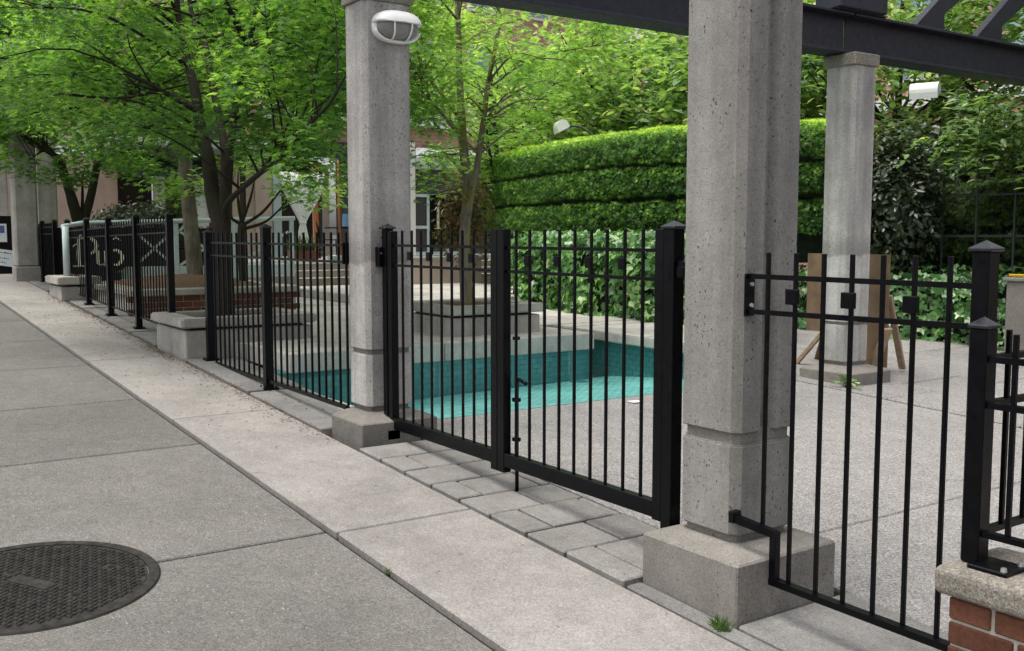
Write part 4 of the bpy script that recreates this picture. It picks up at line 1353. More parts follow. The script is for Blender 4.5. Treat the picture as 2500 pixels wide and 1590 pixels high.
# ivy bed: the 300 largest leaves on their own, the rest as one mass
def ivy_bed(label, path, z0f, z1f, n, size, loc, single=0):
    t = thing('ivy_bed', label, 'ivy', loc)
    at, L = path_frames(path, 40)
    bm = bmesh.new()
    rows = []
    for i in range(31):
        p, nn = at(L * i / 30)
        z0, z1 = z0f(p.x), z1f(p.x)
        rows.append([bm.verts.new((p.x - nn.x * a, p.y - nn.y * a, z)) for a, z in ((.12, z0 - .2), (.10, z0 + .1), (.14, z1 - .2), (.4, z1 - .06), (1.1, z1))])
    for a, b in zip(rows[:-1], rows[1:]):
        for k in range(4):
            bm.faces.new((a[k], a[k + 1], b[k + 1], b[k]))
    part('stems', bm, M['core'], t)
    P, N, H = [], [], []
    tab = [at(L * k / 400) for k in range(401)]
    for _ in range(n):
        p, nn = tab[random.randrange(400)]
        z0, z1 = z0f(p.x), z1f(p.x)
        if random.random() < .74:
            u = random.random()
            lump = .07 * math.sin(p.x * 5 + 4 * u) + .05 * math.sin(p.x * 13 + 9 * u)
            d = .02 + lump + random.uniform(-.10, .06) - .10 * max(0, u - .8) * 5
            P.append((p.x + nn.x * d, p.y + nn.y * d, z0 + .02 + (z1 - z0) * u))
            N.append(Vector((nn.x, nn.y, .45)) + Vector((random.gauss(0, .35), random.gauss(0, .35), random.gauss(0, .3))))
            H.append(Vector((random.gauss(0, .4), random.gauss(0, .4), -1)))
        else:
            d = -random.uniform(.05, 1.0)
            P.append((p.x + nn.x * d, p.y + nn.y * d, z1 + random.uniform(-.08, .1)))
            N.append(Vector((nn.x * .5, nn.y * .5, 1)) + Vector((random.gauss(0, .4), random.gauss(0, .4), 0)))
            H.append(Vector((nn.x, nn.y, -.4)) + Vector((random.gauss(0, .5), random.gauss(0, .5), 0)))
    P, N, H = np.array(P), np.array([tuple(v) for v in N]), np.array([tuple(v) for v in H])
    sz = size * RNG.uniform(.42, 1.3, n)
    rn = np.clip(RNG.normal(.40, .25, n), 0, 1)
    order = np.argsort(-(sz / np.linalg.norm(P - CAMP, axis=1)) * (P[:, 2] > -9))
    big, rest = order[:single], order[single:]
    leaf_cloud('leaves', P[rest], N[rest], H[rest], sz[rest], T_IVY_V, T_IVY_F, M['ivy'], t, rn[rest])
    if single:
        mes = []
        for k in range(6):
            tmp = leaf_cloud('leaf', np.zeros((1, 3)), np.array([[0, 0, 1.0]]), np.array([[0, 1.0, 0]]), np.array([1.0]), T_IVY_V, T_IVY_F, M['ivy'], None, np.array([.15 + .16 * k]), kind=None)
            mes.append(tmp.data)
            bpy.data.objects.remove(tmp)
        U, V, Nn = frames(N[big], H[big])
        for i, b in enumerate(big):
            o = bpy.data.objects.new('leaf', mes[i % 6])
            COL.objects.link(o)
            o.parent = t
            m = Matrix(((U[i][0], V[i][0], Nn[i][0]), (U[i][1], V[i][1], Nn[i][1]), (U[i][2], V[i][2], Nn[i][2])))
            o.rotation_euler = m.to_euler()
            o.scale = (sz[b],) * 3
            o.location = Vector(P[b]) - ORG[t.name]
    return t
ivy_bed('thick bank of glossy ivy behind the pool coping below the tiered hedge', [(-12.2, 8.2), (-10.8, 7.9), (-8.7, 7.84), (-7.9, 8.1), (-7.55, 8.7)], lambda x: .56, lambda x: 1.50, 4300, .10, (-10, 8, .57), 300)
ivy_bed('bank of ivy on the courtyard floor in front of the trellis', [(-8.4, 9.8), (-7.6, 10.15), (-6.5, 10.6), (-5.2, 10.75), (-3.8, 10.8)], lambda x: zg(x), lambda x: 1.10, 2600, .098, (-6.5, 10.7, .3), 200)

# trellis of grey bars
t = thing('metal_trellis', 'grey metal trellis of square bars standing in front of the dark hedge', 'trellis', (-6.5, 10.95, .3))
for z in (2.0, 1.535, 1.08):
    part('bar', bbox(-8.1, -4.0, 10.94, 10.955, z - .012, z + .012), M['trellis'], t)
for x in (-7.9, -7.475, -7.04, -6.62, -6.17, -5.72, -5.27):
    part('upright', bbox(x - .010, x + .010, 10.925, 10.94, .3, 2.35), M['trellis'], t)
t = thing('metal_trellis', 'low grey trellis rail between the tiered hedge and the ivy bank', 'trellis', (-10, 8.95, .6))
part('bar', bbox(-12.0, -8.9, 8.80, 8.815, 1.53, 1.555), M['trellis'], t)
for x in (-11.8, -11.1, -10.4, -9.7, -9.0):
    part('upright', bbox(x - .012, x + .012, 8.785, 8.80, .6, 1.62), M['trellis'], t)

# glossy dark shrub and the overhanging vine
def shrub(name, label, cat, c, r, n, leaf, mat, tv=T_OVAL_V, tf=T_OVAL_F, zfloor=None, shell=.5, core=True, stem=True):
    t = thing(name, label, cat, (c[0], c[1], zfloor if zfloor is not None else c[2] - r[2]))
    bm = bmesh.new()
    z0 = zfloor if zfloor is not None else c[2] - r[2]
    for k in range(7):
        d = rand_dirs(1)[0]
        tube(bm, smooth_path([(c[0] + .04 * d[0], c[1] + .04 * d[1], z0), (c[0] + .3 * r[0] * d[0], c[1] + .3 * r[1] * d[1], c[2] - .2 * r[2]), (c[0] + .8 * r[0] * d[0], c[1] + .8 * r[1] * d[1], c[2] + .7 * r[2] * abs(d[2]))], 3), [.02, .018, .016, .012, .01, .006, .004], 5)
    part('stems', bm, M['bark_dark'], t, True)
    m = n // 6
    cc = np.array(c) + rand_dirs(m) * (RNG.uniform(shell, 1, (m, 1)) ** .6) * np.array(r) * (1 + .22 * np.sin(RNG.uniform(0, 6, (m, 1)) * 3))
    P = np.repeat(cc, 6, 0) + RNG.normal(0, leaf * .7, (m * 6, 3))
    o = P - np.array(c)
    N = o / np.linalg.norm(o, axis=1, keepdims=True) + rand_dirs(len(P)) * .7 + np.array([0, 0, .5])
    H = o / np.linalg.norm(o, axis=1, keepdims=True) + rand_dirs(len(P)) * .8
    rn = np.clip(np.repeat(RNG.normal(.45, .2, m), 6) + RNG.normal(0, .18, len(P)), 0, 1)
    leaf_cloud('foliage', P, N, H, leaf * RNG.uniform(.6, 1.2, len(P)), tv, tf, M[mat], t, rn)
    return t
shrub('glossy_shrub', 'dark glossy-leaved shrub beside the column by the boards', 'shrub', (-7.5, 10.7, 1.95), (.46, .45, .85), 6000, .085, 'shrub', zfloor=.37)
t = thing('vine', 'leafy vine spilling over the top of the trellis', 'vine', (-6.0, 10.9, 2.3))
bm = bmesh.new()
VP, VN, VH, VR = [], [], [], []
for k in range(230):
    x, y, z = random.uniform(-6.75, -4.2), random.uniform(10.35, 11.6), random.uniform(2.45, 3.05)
    y -= .0
    s_ = random.uniform(.75, 1.1)
    dx, dy = random.uniform(-.75, .15), random.uniform(-.75, -.1)
    L_ = .50 * s_
    pts = [Vector((x, y, z)), Vector((x + dx * L_ * .5, y + dy * L_ * .5, z + .02)), Vector((x + dx * L_, y + dy * L_, z - .26 * s_ - random.uniform(0, .25)))]
    sp = smooth_path(pts, 5)
    tube(bm, sp, .003, 4)
    for i, p in enumerate(sp[1:]):
        d = (sp[min(i + 2, len(sp) - 1)] - sp[i]).normalized()
        sd = d.cross(Vector((0, 0, 1))).normalized()
        for sg in (-1, 1):
            VP.append(p); VH.append(sd * sg + d * .6 + Vector((0, 0, -.25))); VN.append(Vector((random.gauss(0, .25), random.gauss(0, .25) - .25, 1))); VR.append(random.gauss(.5, .22))
part('stems', bm, M['bark_dark'], t, True)
n = len(VP)
leaf_cloud('foliage', np.array(VP), np.array(VN), np.array(VH), .135 * RNG.uniform(.65, 1.2, n), [(a * .75, b, c) for a, b, c in T_OVAL_V], T_OVAL_F, M['magnolia_dark'] if 'magnolia_dark' in M else M['ivy'], t, np.array(VR))
shrub('bronze_shrub', 'bronze-leaved shrub behind the forked tree, in front of the sign board', 'shrub', (-9.8, 6.02, 1.78), (.30, .30, .56), 2600, .06, 'bronze', zfloor=.57, shell=.2)
s8 = [([(-15.0, 9.9, .7), (-15.0, 9.9, 2.2), (-14.9, 9.8, 3.4), (-14.9, 9.7, 4.4)], .07, .02), ([(-15.0, 9.9, 2.2), (-14.5, 9.4, 3.0), (-14.2, 9.1, 3.8)], .035, .01), ([(-15.0, 9.9, 2.3), (-15.3, 10.4, 3.1), (-15.4, 10.9, 3.8)], .035, .01)]
maple_tree('courtyard_tree', 'light feathery tree behind the forked tree at the end of the hedge', (-15.0, 9.9, .7), s8, crown_pads((-14.9, 9.8, 3.8), 1.7, 1.6, 1.25, 46, .35, .6, 2.3), .10, 380, M['maple_light'], M['bark_dark'])
shrub('terrace_bush', 'low dark bush on the pub terrace behind the sign railing', 'bush', (-18.6, 4.75, 1.72), (.6, .75, .33), 2600, .10, 'shrub', zfloor=.9)
shrub('topiary', 'narrow dark clipped shrub by the end post of the sign railing', 'shrub', (-16.6, 4.75, 1.9), (.16, .16, .42), 1500, .07, 'hedge_dark', T_YEW_V, T_YEW_F, zfloor=.9)

# ================================================================== PUB SIGN AND WHITE RAIL
def ribbon(bm, pts, w, x0, x1):
    """Flat stroke of width w along 2-D points (y,z), extruded between x0 and x1; w may vary."""
    P = [Vector((a, b)) for a, b in pts]
    n = len(P)
    W = w if hasattr(w, '__len__') else [w] * n
    L, Rr = [], []
    for i in range(n):
        d = (P[min(i + 1, n - 1)] - P[max(i - 1, 0)]).normalized()
        s = Vector((-d.y, d.x)) * W[i] / 2
        L.append(P[i] + s)
        Rr.append(P[i] - s)
    poly = L + Rr[::-1]
    f = [bm.verts.new((x1, p.x, p.y)) for p in poly]
    b = [bm.verts.new((x0, p.x, p.y)) for p in poly]
    m = len(poly)
    for i in range(n - 1):
        bm.faces.new((f[i], f[i + 1], f[m - 2 - i], f[m - 1 - i]))
        bm.faces.new((b[i + 1], b[i], b[m - 1 - i], b[m - 2 - i]))
    for i in range(m):
        bm.faces.new((f[i], b[i], b[(i + 1) % m], f[(i + 1) % m]))
def arc(cx, cz, ry, rz, a0, a1, n=10):
    return [(cx + ry * math.cos(R(a0 + (a1 - a0) * k / n)), cz + rz * math.sin(R(a0 + (a1 - a0) * k / n))) for k in range(n + 1)]
def letter_P(x, y0, z0, k):
    bm = bmesh.new()
    ribbon(bm, [(y0, z0), (y0 - .004 * k, z0 + .18 * k), (y0, z0 + .33 * k), (y0 + .03 * k, z0 + .43 * k)], [.052 * k, .05 * k, .045 * k, .02 * k], x, x + .012)
    ribbon(bm, [(y0 - .085 * k, z0 + .255 * k), (y0 - .05 * k, z0 + .285 * k), (y0, z0 + .31 * k)], [.012 * k, .02 * k, .014 * k], x, x + .012)
    ribbon(bm, [(y0 - .075 * k, z0 - .008 * k), (y0 + .075 * k, z0 - .008 * k)], .018 * k, x, x + .012)
    ribbon(bm, arc(y0 + .10 * k, z0 + .27 * k, .135 * k, .115 * k, 125, -100, 16), [.014 * k + .034 * k * math.sin(math.pi * i / 16) for i in range(17)], x, x + .012)
    return bm
def letter_u(x, y0, z0, k):
    bm = bmesh.new()
    ribbon(bm, [(y0 - .03 * k, z0 + .19 * k), (y0, z0 + .20 * k), (y0 + .002, z0 + .03 * k), (y0 + .03 * k, z0)], [.015 * k, .04 * k, .046 * k, .02 * k], x, x + .012)
    ribbon(bm, [(y0 + .03 * k, z0), (y0 + .07 * k, z0 + .012 * k), (y0 + .10 * k, z0 + .03 * k)], .014 * k, x, x + .012)
    ribbon(bm, [(y0 + .10 * k, z0 + .20 * k), (y0 + .10 * k, z0)], .046 * k, x, x + .012)
    ribbon(bm, [(y0 + .07 * k, z0 - .004), (y0 + .135 * k, z0 - .004)], .014 * k, x, x + .012)
    return bm
def letter_b(x, y0, z0, k):
    bm = bmesh.new()
    ribbon(bm, [(y0 + .02 * k, z0 + .36 * k), (y0 - .02 * k, z0 + .30 * k), (y0 - .022 * k, z0 + .08 * k), (y0, z0 + .005)], [.014 * k, .034 * k, .046 * k, .03 * k], x, x + .012)
    ribbon(bm, [(y0 + .02 * k, z0 + .36 * k), (y0 + .07 * k, z0 + .385 * k), (y0 + .12 * k, z0 + .345 * k)], [.012 * k, .022 * k, .010 * k], x, x + .012)
    ribbon(bm, arc(y0 + .05 * k, z0 + .105 * k, .085 * k, .105 * k, 130, -120, 16), [.014 * k + .036 * k * math.sin(math.pi * i / 16) for i in range(17)], x, x + .012)
    return bm
t = thing('pub_sign', 'black sign board with cream uncial letters reading Pub behind the long railing', 'sign', (-15, 3.2, .9))
bm = bmesh.new()
prism(bm, [(2.80, 1.02), (3.42, 1.02), (3.52, 1.06), (3.62, 1.16), (3.67, 1.24), (3.69, 1.36), (3.62, 1.42), (3.64, 1.60), (2.80, 1.56)], -15.03, -15.0, 'x')
part('board', bm, M['sign_black'], t)
part('lower_board', bbox(-15.03, -15.0, 2.82, 3.5, .80, 1.019), M['sign_black'], t)
SX = -14.999
part('letter', letter_P(SX, 2.94, 1.125, 1.0), M['cream'], t)
part('letter', letter_u(SX, 3.185, 1.125, 1.0), M['cream'], t)
part('letter', letter_b(SX, 3.375, 1.125, 1.0), M['cream'], t)

t = thing('white_handrail', 'pale blue-white tubular handrail with crossed braces along the pub terrace', 'handrail', (-15.1, 4.3, .9))
hz = lambda y: 1.70 + (y - 2.72) * .031
bm = bmesh.new()
tube(bm, [(-14.52, 2.66, 1.655), (-15.1, 3.0, hz(3.0)), (-15.1, 4.4, hz(4.4)), (-15.1, 6.15, hz(6.15))], .034, 10)
part('top_rail', bm, M['rail_white'], t, True)
bm = bmesh.new()
tube(bm, [(-14.48, 2.68, 1.0), (-14.48, 2.68, 1.66)], .042, 10)
part('round_post', bm, M['rail_white'], t, True)
for y in (4.31, 5.17, 6.1):
    part('post', bbox(-15.13, -15.09, y - .032, y + .032, .9, hz(y) - .03, .004), M['rail_white'], t)
part('bottom_band', bbox(-15.14, -15.105, 3.0, 6.15, .92, 1.09, .004), M['rail_white'], t)
def brace_bar(y0, z0, y1, z1):
    bm = bmesh.new()
    ribbon(bm, [(y0, z0), (y1, z1)], .035, -15.122, -15.108)
    part('brace', bm, M['rail_white'], t)
for a, b in ((3.72, 4.27), (4.36, 5.12), (5.22, 6.05)):
    brace_bar(a, 1.10, b, 1.60)
    brace_bar(a, 1.60, b, 1.10)
for y in (4.31, 5.17):
    for s_ in (-1, 1):
        brace_bar(y + .03 * s_, hz(y) - .17, y + .16 * s_, hz(y) - .03)

# second sign board by the pool with a single letter in sight
t = thing('sign_board', 'black sign board with one tall cream letter half hidden by the bronze shrub', 'sign', (-20, 11.8, .99))
part('board', bbox(-20.03, -20.0, 11.38, 12.6, 1.3, 2.45, .004), M['sign_black'], t)
bm = bmesh.new()
k = 1.35
y0, z0 = 11.58, 1.70
ribbon(bm, [(y0, z0), (y0, z0 + .25 * k), (y0 + .01, z0 + .38 * k), (y0 + .06, z0 + .47 * k)], [.06, .058, .05, .02], -19.999, -19.985)
ribbon(bm, [(y0 - .09, z0 + .30 * k), (y0 - .04, z0 + .345 * k), (y0, z0 + .36 * k)], [.012, .022, .014], -19.999, -19.985)
ribbon(bm, [(y0 - .09, z0 - .01), (y0 + .12, z0 - .01), (y0 + .19, z0 + .03), (y0 + .215, z0 + .14), (y0 + .19, z0 + .24)], [.018, .02, .03, .034, .012], -19.999, -19.985)
ribbon(bm, arc(y0 + .15, z0 + .345, .055, .075, 60, 330, 14), [.01 + .018 * math.sin(math.pi * i / 14) for i in range(15)], -19.999, -19.985)
part('letter', bm, M['cream'], t)
for y in (11.45, 12.5):
    part('post', bbox(-20.1, -20.04, y - .03, y + .03, .98, 2.4), M['sign_black'], t)

# notices at the street corner
t = thing('notice_board', 'dark hoarding with two pale notices and an orange wooden edge at the pub corner', 'notice board', (-18.6, 2.2, .9))
part('panel', bbox(-18.62, -18.58, 1.2, 2.64, .88, 1.86), M['sign_black'], t)
part('edge_board', bbox(-18.63, -18.55, 2.645, 2.70, .88, 1.92), M['orange_wood'], t)
n1 = part('notice', bbox(-18.575, -18.57, 2.0, 2.535, 1.43, 1.73), M['paper'], t)
bm = bmesh.new()
box(bm, -18.57, -18.566, 2.3, 2.5, 1.66, 1.70); box(bm, -18.57, -18.566, 2.40, 2.50, 1.58, 1.66)
part('print', bm, M['ink'], n1)
Mr = Matrix.Translation((-18.57, 2.42, 1.185)) @ Matrix.Rotation(R(-9), 4, 'X')
n2 = part('notice', bbox(-.003, .003, -.27, .22, -.14, .13, M=Mr), M['paper'], t)
for k, (z, a, b) in enumerate(((.08, -.20, .17), (-.01, -.12, .14), (-.08, -.1, .1))):
    bm = bmesh.new()
    for j in range(9):
        u0 = a + (b - a) * j / 9
        box(bm, .003, .005, u0 + .004, u0 + (b - a) / 9 - .006, z - .012, z + .012 - .006 * (j % 3), M=Mr)
    part('print', bm, M['ink'], n2)

# ================================================================== PUB BUILDING
XB = -24.0
t = thing('pub_building', 'pink rendered pub building with dark awnings at the end of the courtyard', 'building', (XB, 9, .9))
def pan(name, y0, y1, z0, z1, mat, x=XB, th=.2, label=None):
    return part(name, bbox(x - th, x, y0, y1, z0, z1), M[mat], t)
pan('wall_panel', 2.2, 5.55, .9, 3.3, 'wall_pink')
pan('dark_recess', 5.55, 6.40, .9, 3.5, 'dark_room', XB - .3)
pan('pilaster', 5.40, 5.56, .9, 3.3, 'wall_pink', XB + .06)
pan('pilaster', 6.40, 6.62, .9, 3.5, 'white_trim', XB + .02)
pan('door', 6.63, 7.02, .9, 3.2, 'door_red', XB - .05)
pan('pilaster', 7.03, 7.12, .9, 3.5, 'white_trim', XB + .02)
pan('wall_panel', 7.125, 7.30, .9, 3.5, 'door_red', XB - .02)
w = pan('window', 7.305, 7.62, 1.75, 3.0, 'white_trim', XB + .02)
part('pane', bbox(XB + .02, XB + .025, 7.36, 7.55, 1.85, 2.9), M['paper'], w)
pan('wall_panel', 7.63, 8.2, .9, 3.5, 'door_red', XB - .02)
pan('wall_panel', 8.205, 9.2, .9, 3.5, 'wall_beige', XB)
pan('pilaster', 8.75, 8.88, .9, 3.5, 'wall_beige', XB + .08)
pan('door_frame', 9.22, 9.42, .9, 3.6, 'teal_frame', XB + .06)
pan('dark_opening', 9.43, 10.95, .9, 3.5, 'dark_room', XB - 1.2)
pan('door_leaf', 10.36, 10.42, .9, 3.3, 'orange_wood', XB)
pan('door_leaf', 10.43, 10.52, .9, 3.3, 'dark_glass', XB)
pan('door_leaf', 10.60, 10.98, .9, 3.3, 'wall_beige', XB - .6)
pan('lintel', 9.2, 13.2, 3.5, 3.9, 'awning_dark', XB + .04)
pan('wall_panel', 10.99, 12.9, .9, 3.5, 'dark_glass', XB)
pan('pilaster', 12.95, 13.18, .9, 4.0, 'white_trim', XB + .05)
w = pan('window_wall', 13.19, 15.6, .9, 3.4, 'dark_glass', XB - .05)
for y in (13.6, 14.2, 14.8):
    part('mullion', bbox(XB - .04, XB + .0, y - .035, y + .035, .9, 2.65), M['teal_frame'], w)
for z in (1.05, 1.75, 2.6):
    part('transom', bbox(XB - .04, XB + .01, 13.19, 15.0, z - .04, z + .04), M['teal_frame'], w)
pan('roof_edge', 13.19, 16, 3.3, 3.6, 'awning_grey', XB + .3, .6)
# upper storeys of pink brick
pan('upper_wall', 2.2, 24, 3.92, 9.9, 'far_brick', XB - .25, .3)
pan('upper_wall', 2.2, 9.2, 3.5, 3.915, 'wall_beige', XB - .02)
for k, y in enumerate((3.0, 4.45, 4.95, 6.2, 8.0, 9.6, 11.4, 13.2, 15.0, 16.8)):
    for z in (4.9, 7.7):
        w = pan('window', y, y + (1.0 if k > 2 else .42), z, z + 1.9, 'white_trim', XB - .2, .06)
        part('pane', bbox(XB - .2, XB - .19, y + .07, y + (1.0 if k > 2 else .42) - .07, z + .08, z + 1.82), M['teal_glass' if k > 3 else 'dark_glass'], w)
for y in (3.55, 4.1, 4.75):
    pan('pilaster', y, y + .16, 3.93, 9.9, 'white_trim', XB + .1, .3)
pan('cornice', 9.0, 20, 4.4, 4.75, 'white_trim', XB + .0, .25)
# awnings
part('awning_slab', bbox(XB, XB + 1.6, 5.2, 8.9, 3.45, 3.62, .01), M['awning_grey'], t)
bm = bmesh.new()
prism(bm, [(XB + .05, 3.3), (XB + 1.5, 2.80), (XB + 1.52, 2.84), (XB + .05, 3.36)], 5.4, 7.6, 'y')
part('awning', bm, M['awning_dark'], t)
bm = bmesh.new()
prism(bm, [(6.62, 3.44), (7.25, 3.44), (6.62, 3.05)], XB + .1, XB + .14, 'x')
part('gusset', bm, M['white_trim'], t)
part('fascia', bbox(XB - .1, XB + .25, 5.6, 8.0, 3.66, 4.35), M['awning_dark'], t)
# white letter shapes of the fascia seen in scraps between the leaves
for k, (pts) in enumerate((arc(6.42, 4.02, .13, .17, 30, 250, 10), arc(6.72, 3.98, .12, .16, 150, -80, 10), [(7.0, 3.8), (7.0, 4.2)], [(6.1, 3.8), (6.1, 4.15), (6.22, 4.2)])):
    bm = bmesh.new()
    ribbon(bm, pts, .085, XB + .25, XB + .27)
    part('letter', bm, M['white_trim'], t)

# the building behind the hedge trees
t = thing('brick_building', 'tall pink brick building with teal windows behind the hedge trees', 'building', (-10, 20, 0))
part('wall', bbox(-23.4, 6, 20.0, 20.6, -.5, 10.2), M['far_brick'], t)
for z in (2.0, 4.9, 7.8):
    for k in range(10):
        x = -22.4 + 2.7 * k
        w = part('window', bbox(x, x + 1.5, 19.93, 19.995, z, z + 2.0), M['white_trim'], t)
        part('pane', bbox(x + .07, x + .72, 19.92, 19.928, z + .07, z + 1.93), M['teal_glass'], w)
        part('pane', bbox(x + .78, x + 1.43, 19.92, 19.928, z + .07, z + 1.93), M['teal_glass'], w)
part('band', bbox(-23.4, 6, 19.9, 19.99, 7.2, 7.55), M['white_trim'], t)
part('band', bbox(-23.4, 6, 19.9, 19.99, 4.3, 4.6), M['white_trim'], t)

# street columns at the pub corner
def street_column(name, label, x, y, w, z0, z1):
    t = thing(name, label, 'column', (x, y, z0), 'pale columns at the pub corner')
    part('base', bbox(x - w / 2 - .012, x + w / 2 + .012, y - w / 2 - .012, y + w / 2 + .012, z0 - .1, z0 + .22, .012), M['planter'], t)
    bm = bmesh.new()
    prism(bm, chamfer_rect(x - w / 2, x + w / 2, y - w / 2, y + w / 2, .03), z0 + .24, z1)
    part('shaft', bm, M['planter'], t)
    part('seam', bbox(x - w / 2 + .02, x + w / 2 - .02, y - w / 2 + .02, y + w / 2 - .02, z0 + .2, z0 + .26), M['plinth'], t)
street_column('street_column', 'pale concrete column standing on the pavement at the end of the short dark railing', -17.3, 2.62, .34, .84, 4.5)
street_column('street_column', 'pale concrete column on the pub terrace behind the round rail post', -19.2, 3.25, .34, .9, 4.5)
street_column('street_column', 'pale concrete column beyond the notice board', -21.2, 2.72, .4, .95, 4.5)

# curtain tied in the middle
t = thing('curtain', 'white curtain gathered and tied in the middle in the pub doorway', 'curtain', (-23.2, 9.62, 1.0))
bm = bmesh.new()
prof_c = [(1.02, .20, 0), (1.2, .18, 0), (1.45, .15, 0), (1.7, .10, 0), (1.82, .075, 0), (1.95, .14, 0), (2.2, .29, .01), (2.5, .46, .02), (2.8, .58, .03), (3.05, .62, .03)]
rows = []
nu = 60
for z, hw, off in prof_c:
    rows.append([bm.verts.new((-23.2 + .045 * math.sin(u * 2 * math.pi * 9 / nu) * min(1, hw * 3) + .02 * math.sin(u * .9), 9.66 + off + hw * (2 * u / nu - 1), z)) for u in range(nu + 1)])
for a, b in zip(rows[:-1], rows[1:]):
    for k in range(nu):
        bm.faces.new((a[k], a[k + 1], b[k + 1], b[k]))
o = part('drape', bm, M['curtain'], t, True)
sm = o.modifiers.new('thickness', 'SOLIDIFY'); sm.thickness = .004
bm = bmesh.new()
tube(bm, [(-23.2 + .06 * math.cos(a), 9.66 + .085 * math.sin(a), 1.83) for a in [2 * math.pi * k / 12 for k in range(13)]], .018, 6, False)
part('tie', bm, M['white_trim'], t, True)
bm = bmesh.new()
tube(bm, [(-23.2, 9.0, 3.07), (-23.2, 10.4, 3.07)], .02, 8)
part('curtain_rod', bm, M['sign_black'], t)
# patio chairs
def chair(x, y, rz, lab, z=.99):
    t = thing('patio_chair', lab, 'chair', (x, y, z), 'black patio chairs of the pub')
    Mx = Matrix.Translation((x, y, z)) @ Matrix.Rotation(rz, 4, 'Z')
    bm = bmesh.new()
    tube(bm, [Mx @ Vector(p) for p in smooth_path([(-.2, .2, 0), (-.2, .2, .5), (-.17, .24, .75), (0, .26, .86), (.17, .24, .75), (.2, .2, .5), (.2, .2, 0)], 4)], .014, 6)
    part('back_hoop', bm, M['black'], t, True)
    for a in (-.09, 0, .09):
        bm = bmesh.new()
        tube(bm, [Mx @ Vector((a, .21, .45)), Mx @ Vector((a, .25, .84 - abs(a) * .5))], .008, 5)
        part('back_slat', bm, M['black'], t)
    part('seat', bbox(-.21, .21, -.21, .21, .43, .455, .008, M=Mx), M['black'], t)
    for a in (-.19, .19):
        bm = bmesh.new()
        tube(bm, [Mx @ Vector((a, -.19, .44)), Mx @ Vector((a * 1.1, -.21, 0))], .012, 6)
        part('leg', bm, M['black'], t)
chair(-22.0, 9.78, R(160), 'black patio chair with a hooped back, the one directly right of the white curtain')
chair(-21.6, 10.5, R(200), 'black patio chair nearer the orange poles')
chair(-15.9, 3.95, R(100), 'black hooped chair on the terrace right behind the end of the sign board', .9)
chair(-15.9, 4.75, R(80), 'black hooped chair on the terrace seen left of the pale trunk', .9)
chair(-16.6, 5.5, R(60), 'black hooped chair on the terrace seen between the pale trunk and the maple', .9)
t = thing('terrace_shade_screen', 'low dark screen added for the shade at the back of the pub terrace behind the handrail', 'screen', (-17.6, 4.6, .9))
part('panel', bbox(-17.62, -17.58, 2.9, 6.1, .9, 1.62), M['dark_room'], t)  # dark sheet added to stand in for the shade behind the handrail
part('top_bar', bbox(-17.64, -17.56, 2.9, 6.1, 1.621, 1.66), M['sign_black'], t)
t = thing('patio_table', 'small dark round patio table between the patio chairs', 'table', (-22.3, 10.2, .99))
bm = bmesh.new()
bmesh.ops.create_cone(bm, segments=20, radius1=.35, radius2=.35, depth=.03, cap_ends=True, matrix=Matrix.Translation((-22.3, 10.2, 1.71)))
part('table_top', bm, M['black'], t)
bm = bmesh.new()
tube(bm, [(-22.3, 10.2, .99), (-22.3, 10.2, 1.7)], .03, 8)
part('pedestal', bm, M['black'], t)
for i, (p0, p1) in enumerate((((-21.0, 9.62, .99), (-21.0, 9.60, 3.2)), ((-21.0, 10.0, .99), (-21.05, 9.88, 3.0)))):
    t = thing('orange_pole', ['upright orange wooden pole by the pub doorway', 'leaning orange wooden pole just left of the lamp column'][i], 'pole', p0)
    bm = bmesh.new()
    tube(bm, [p0, p1], .028, 8)
    part('pole', bm, M['orange_wood'], t, True)
    part('foot', bbox(p0[0] - .05, p0[0] + .05, p0[1] - .05, p0[1] + .05, .985, 1.01), M['orange_wood'], t)
t = thing('blue_container', 'blue plastic container with a wire handle hanging by the orange poles', 'container', (-22.6, 10.55, 1.75))
bm = bmesh.new()
bmesh.ops.create_cone(bm, segments=14, radius1=.12, radius2=.11, depth=.3, cap_ends=True, matrix=Matrix.Translation((-22.6, 10.55, 1.9)))
part('body', bm, M['blue_plastic'], t)
bm = bmesh.new()
tube(bm, smooth_path([(-22.6, 10.45, 2.05), (-22.6, 10.47, 2.2), (-22.6, 10.55, 2.27), (-22.6, 10.63, 2.2), (-22.6, 10.65, 2.05)], 4), .007, 6)
part('handle', bm, M['black'], t)
part('bracket', bbox(-22.9, -22.58, 10.545, 10.555, 2.26, 2.275), M['black'], t)
t = thing('flower_box', 'terracotta trough of grassy plants beside the white curtain', 'planter', (-21.0, 8.8, .99))
part('trough', bbox(-21.2, -20.9, 8.45, 9.05, .985, 1.2, .01), M['terracotta'], t)
n = 260
P = np.stack([RNG.uniform(-21.18, -20.92, n), RNG.uniform(8.47, 9.03, n), np.full(n, 1.19)], 1)
H = np.stack([RNG.normal(0, .3, n), RNG.normal(0, .3, n), np.ones(n)], 1)
leaf_cloud('foliage', P, rand_dirs(n), H, RNG.uniform(.15, .45, n), T_BLADE_V, T_BLADE_F, M['grassm'], t)
# low beige wall behind the forked tree
t = thing('garden_wall', 'low beige wall with a flat cap at the back of the pool terrace', 'wall', (-16, 9.1, .7))
part('wall', bbox(-16.3, -16.0, 8.4, 10.2, .5, 1.08), M['wall_beige'], t)
part('cap', bbox(-16.34, -15.96, 8.36, 10.24, 1.08, 1.15, .01), M['coping'], t)

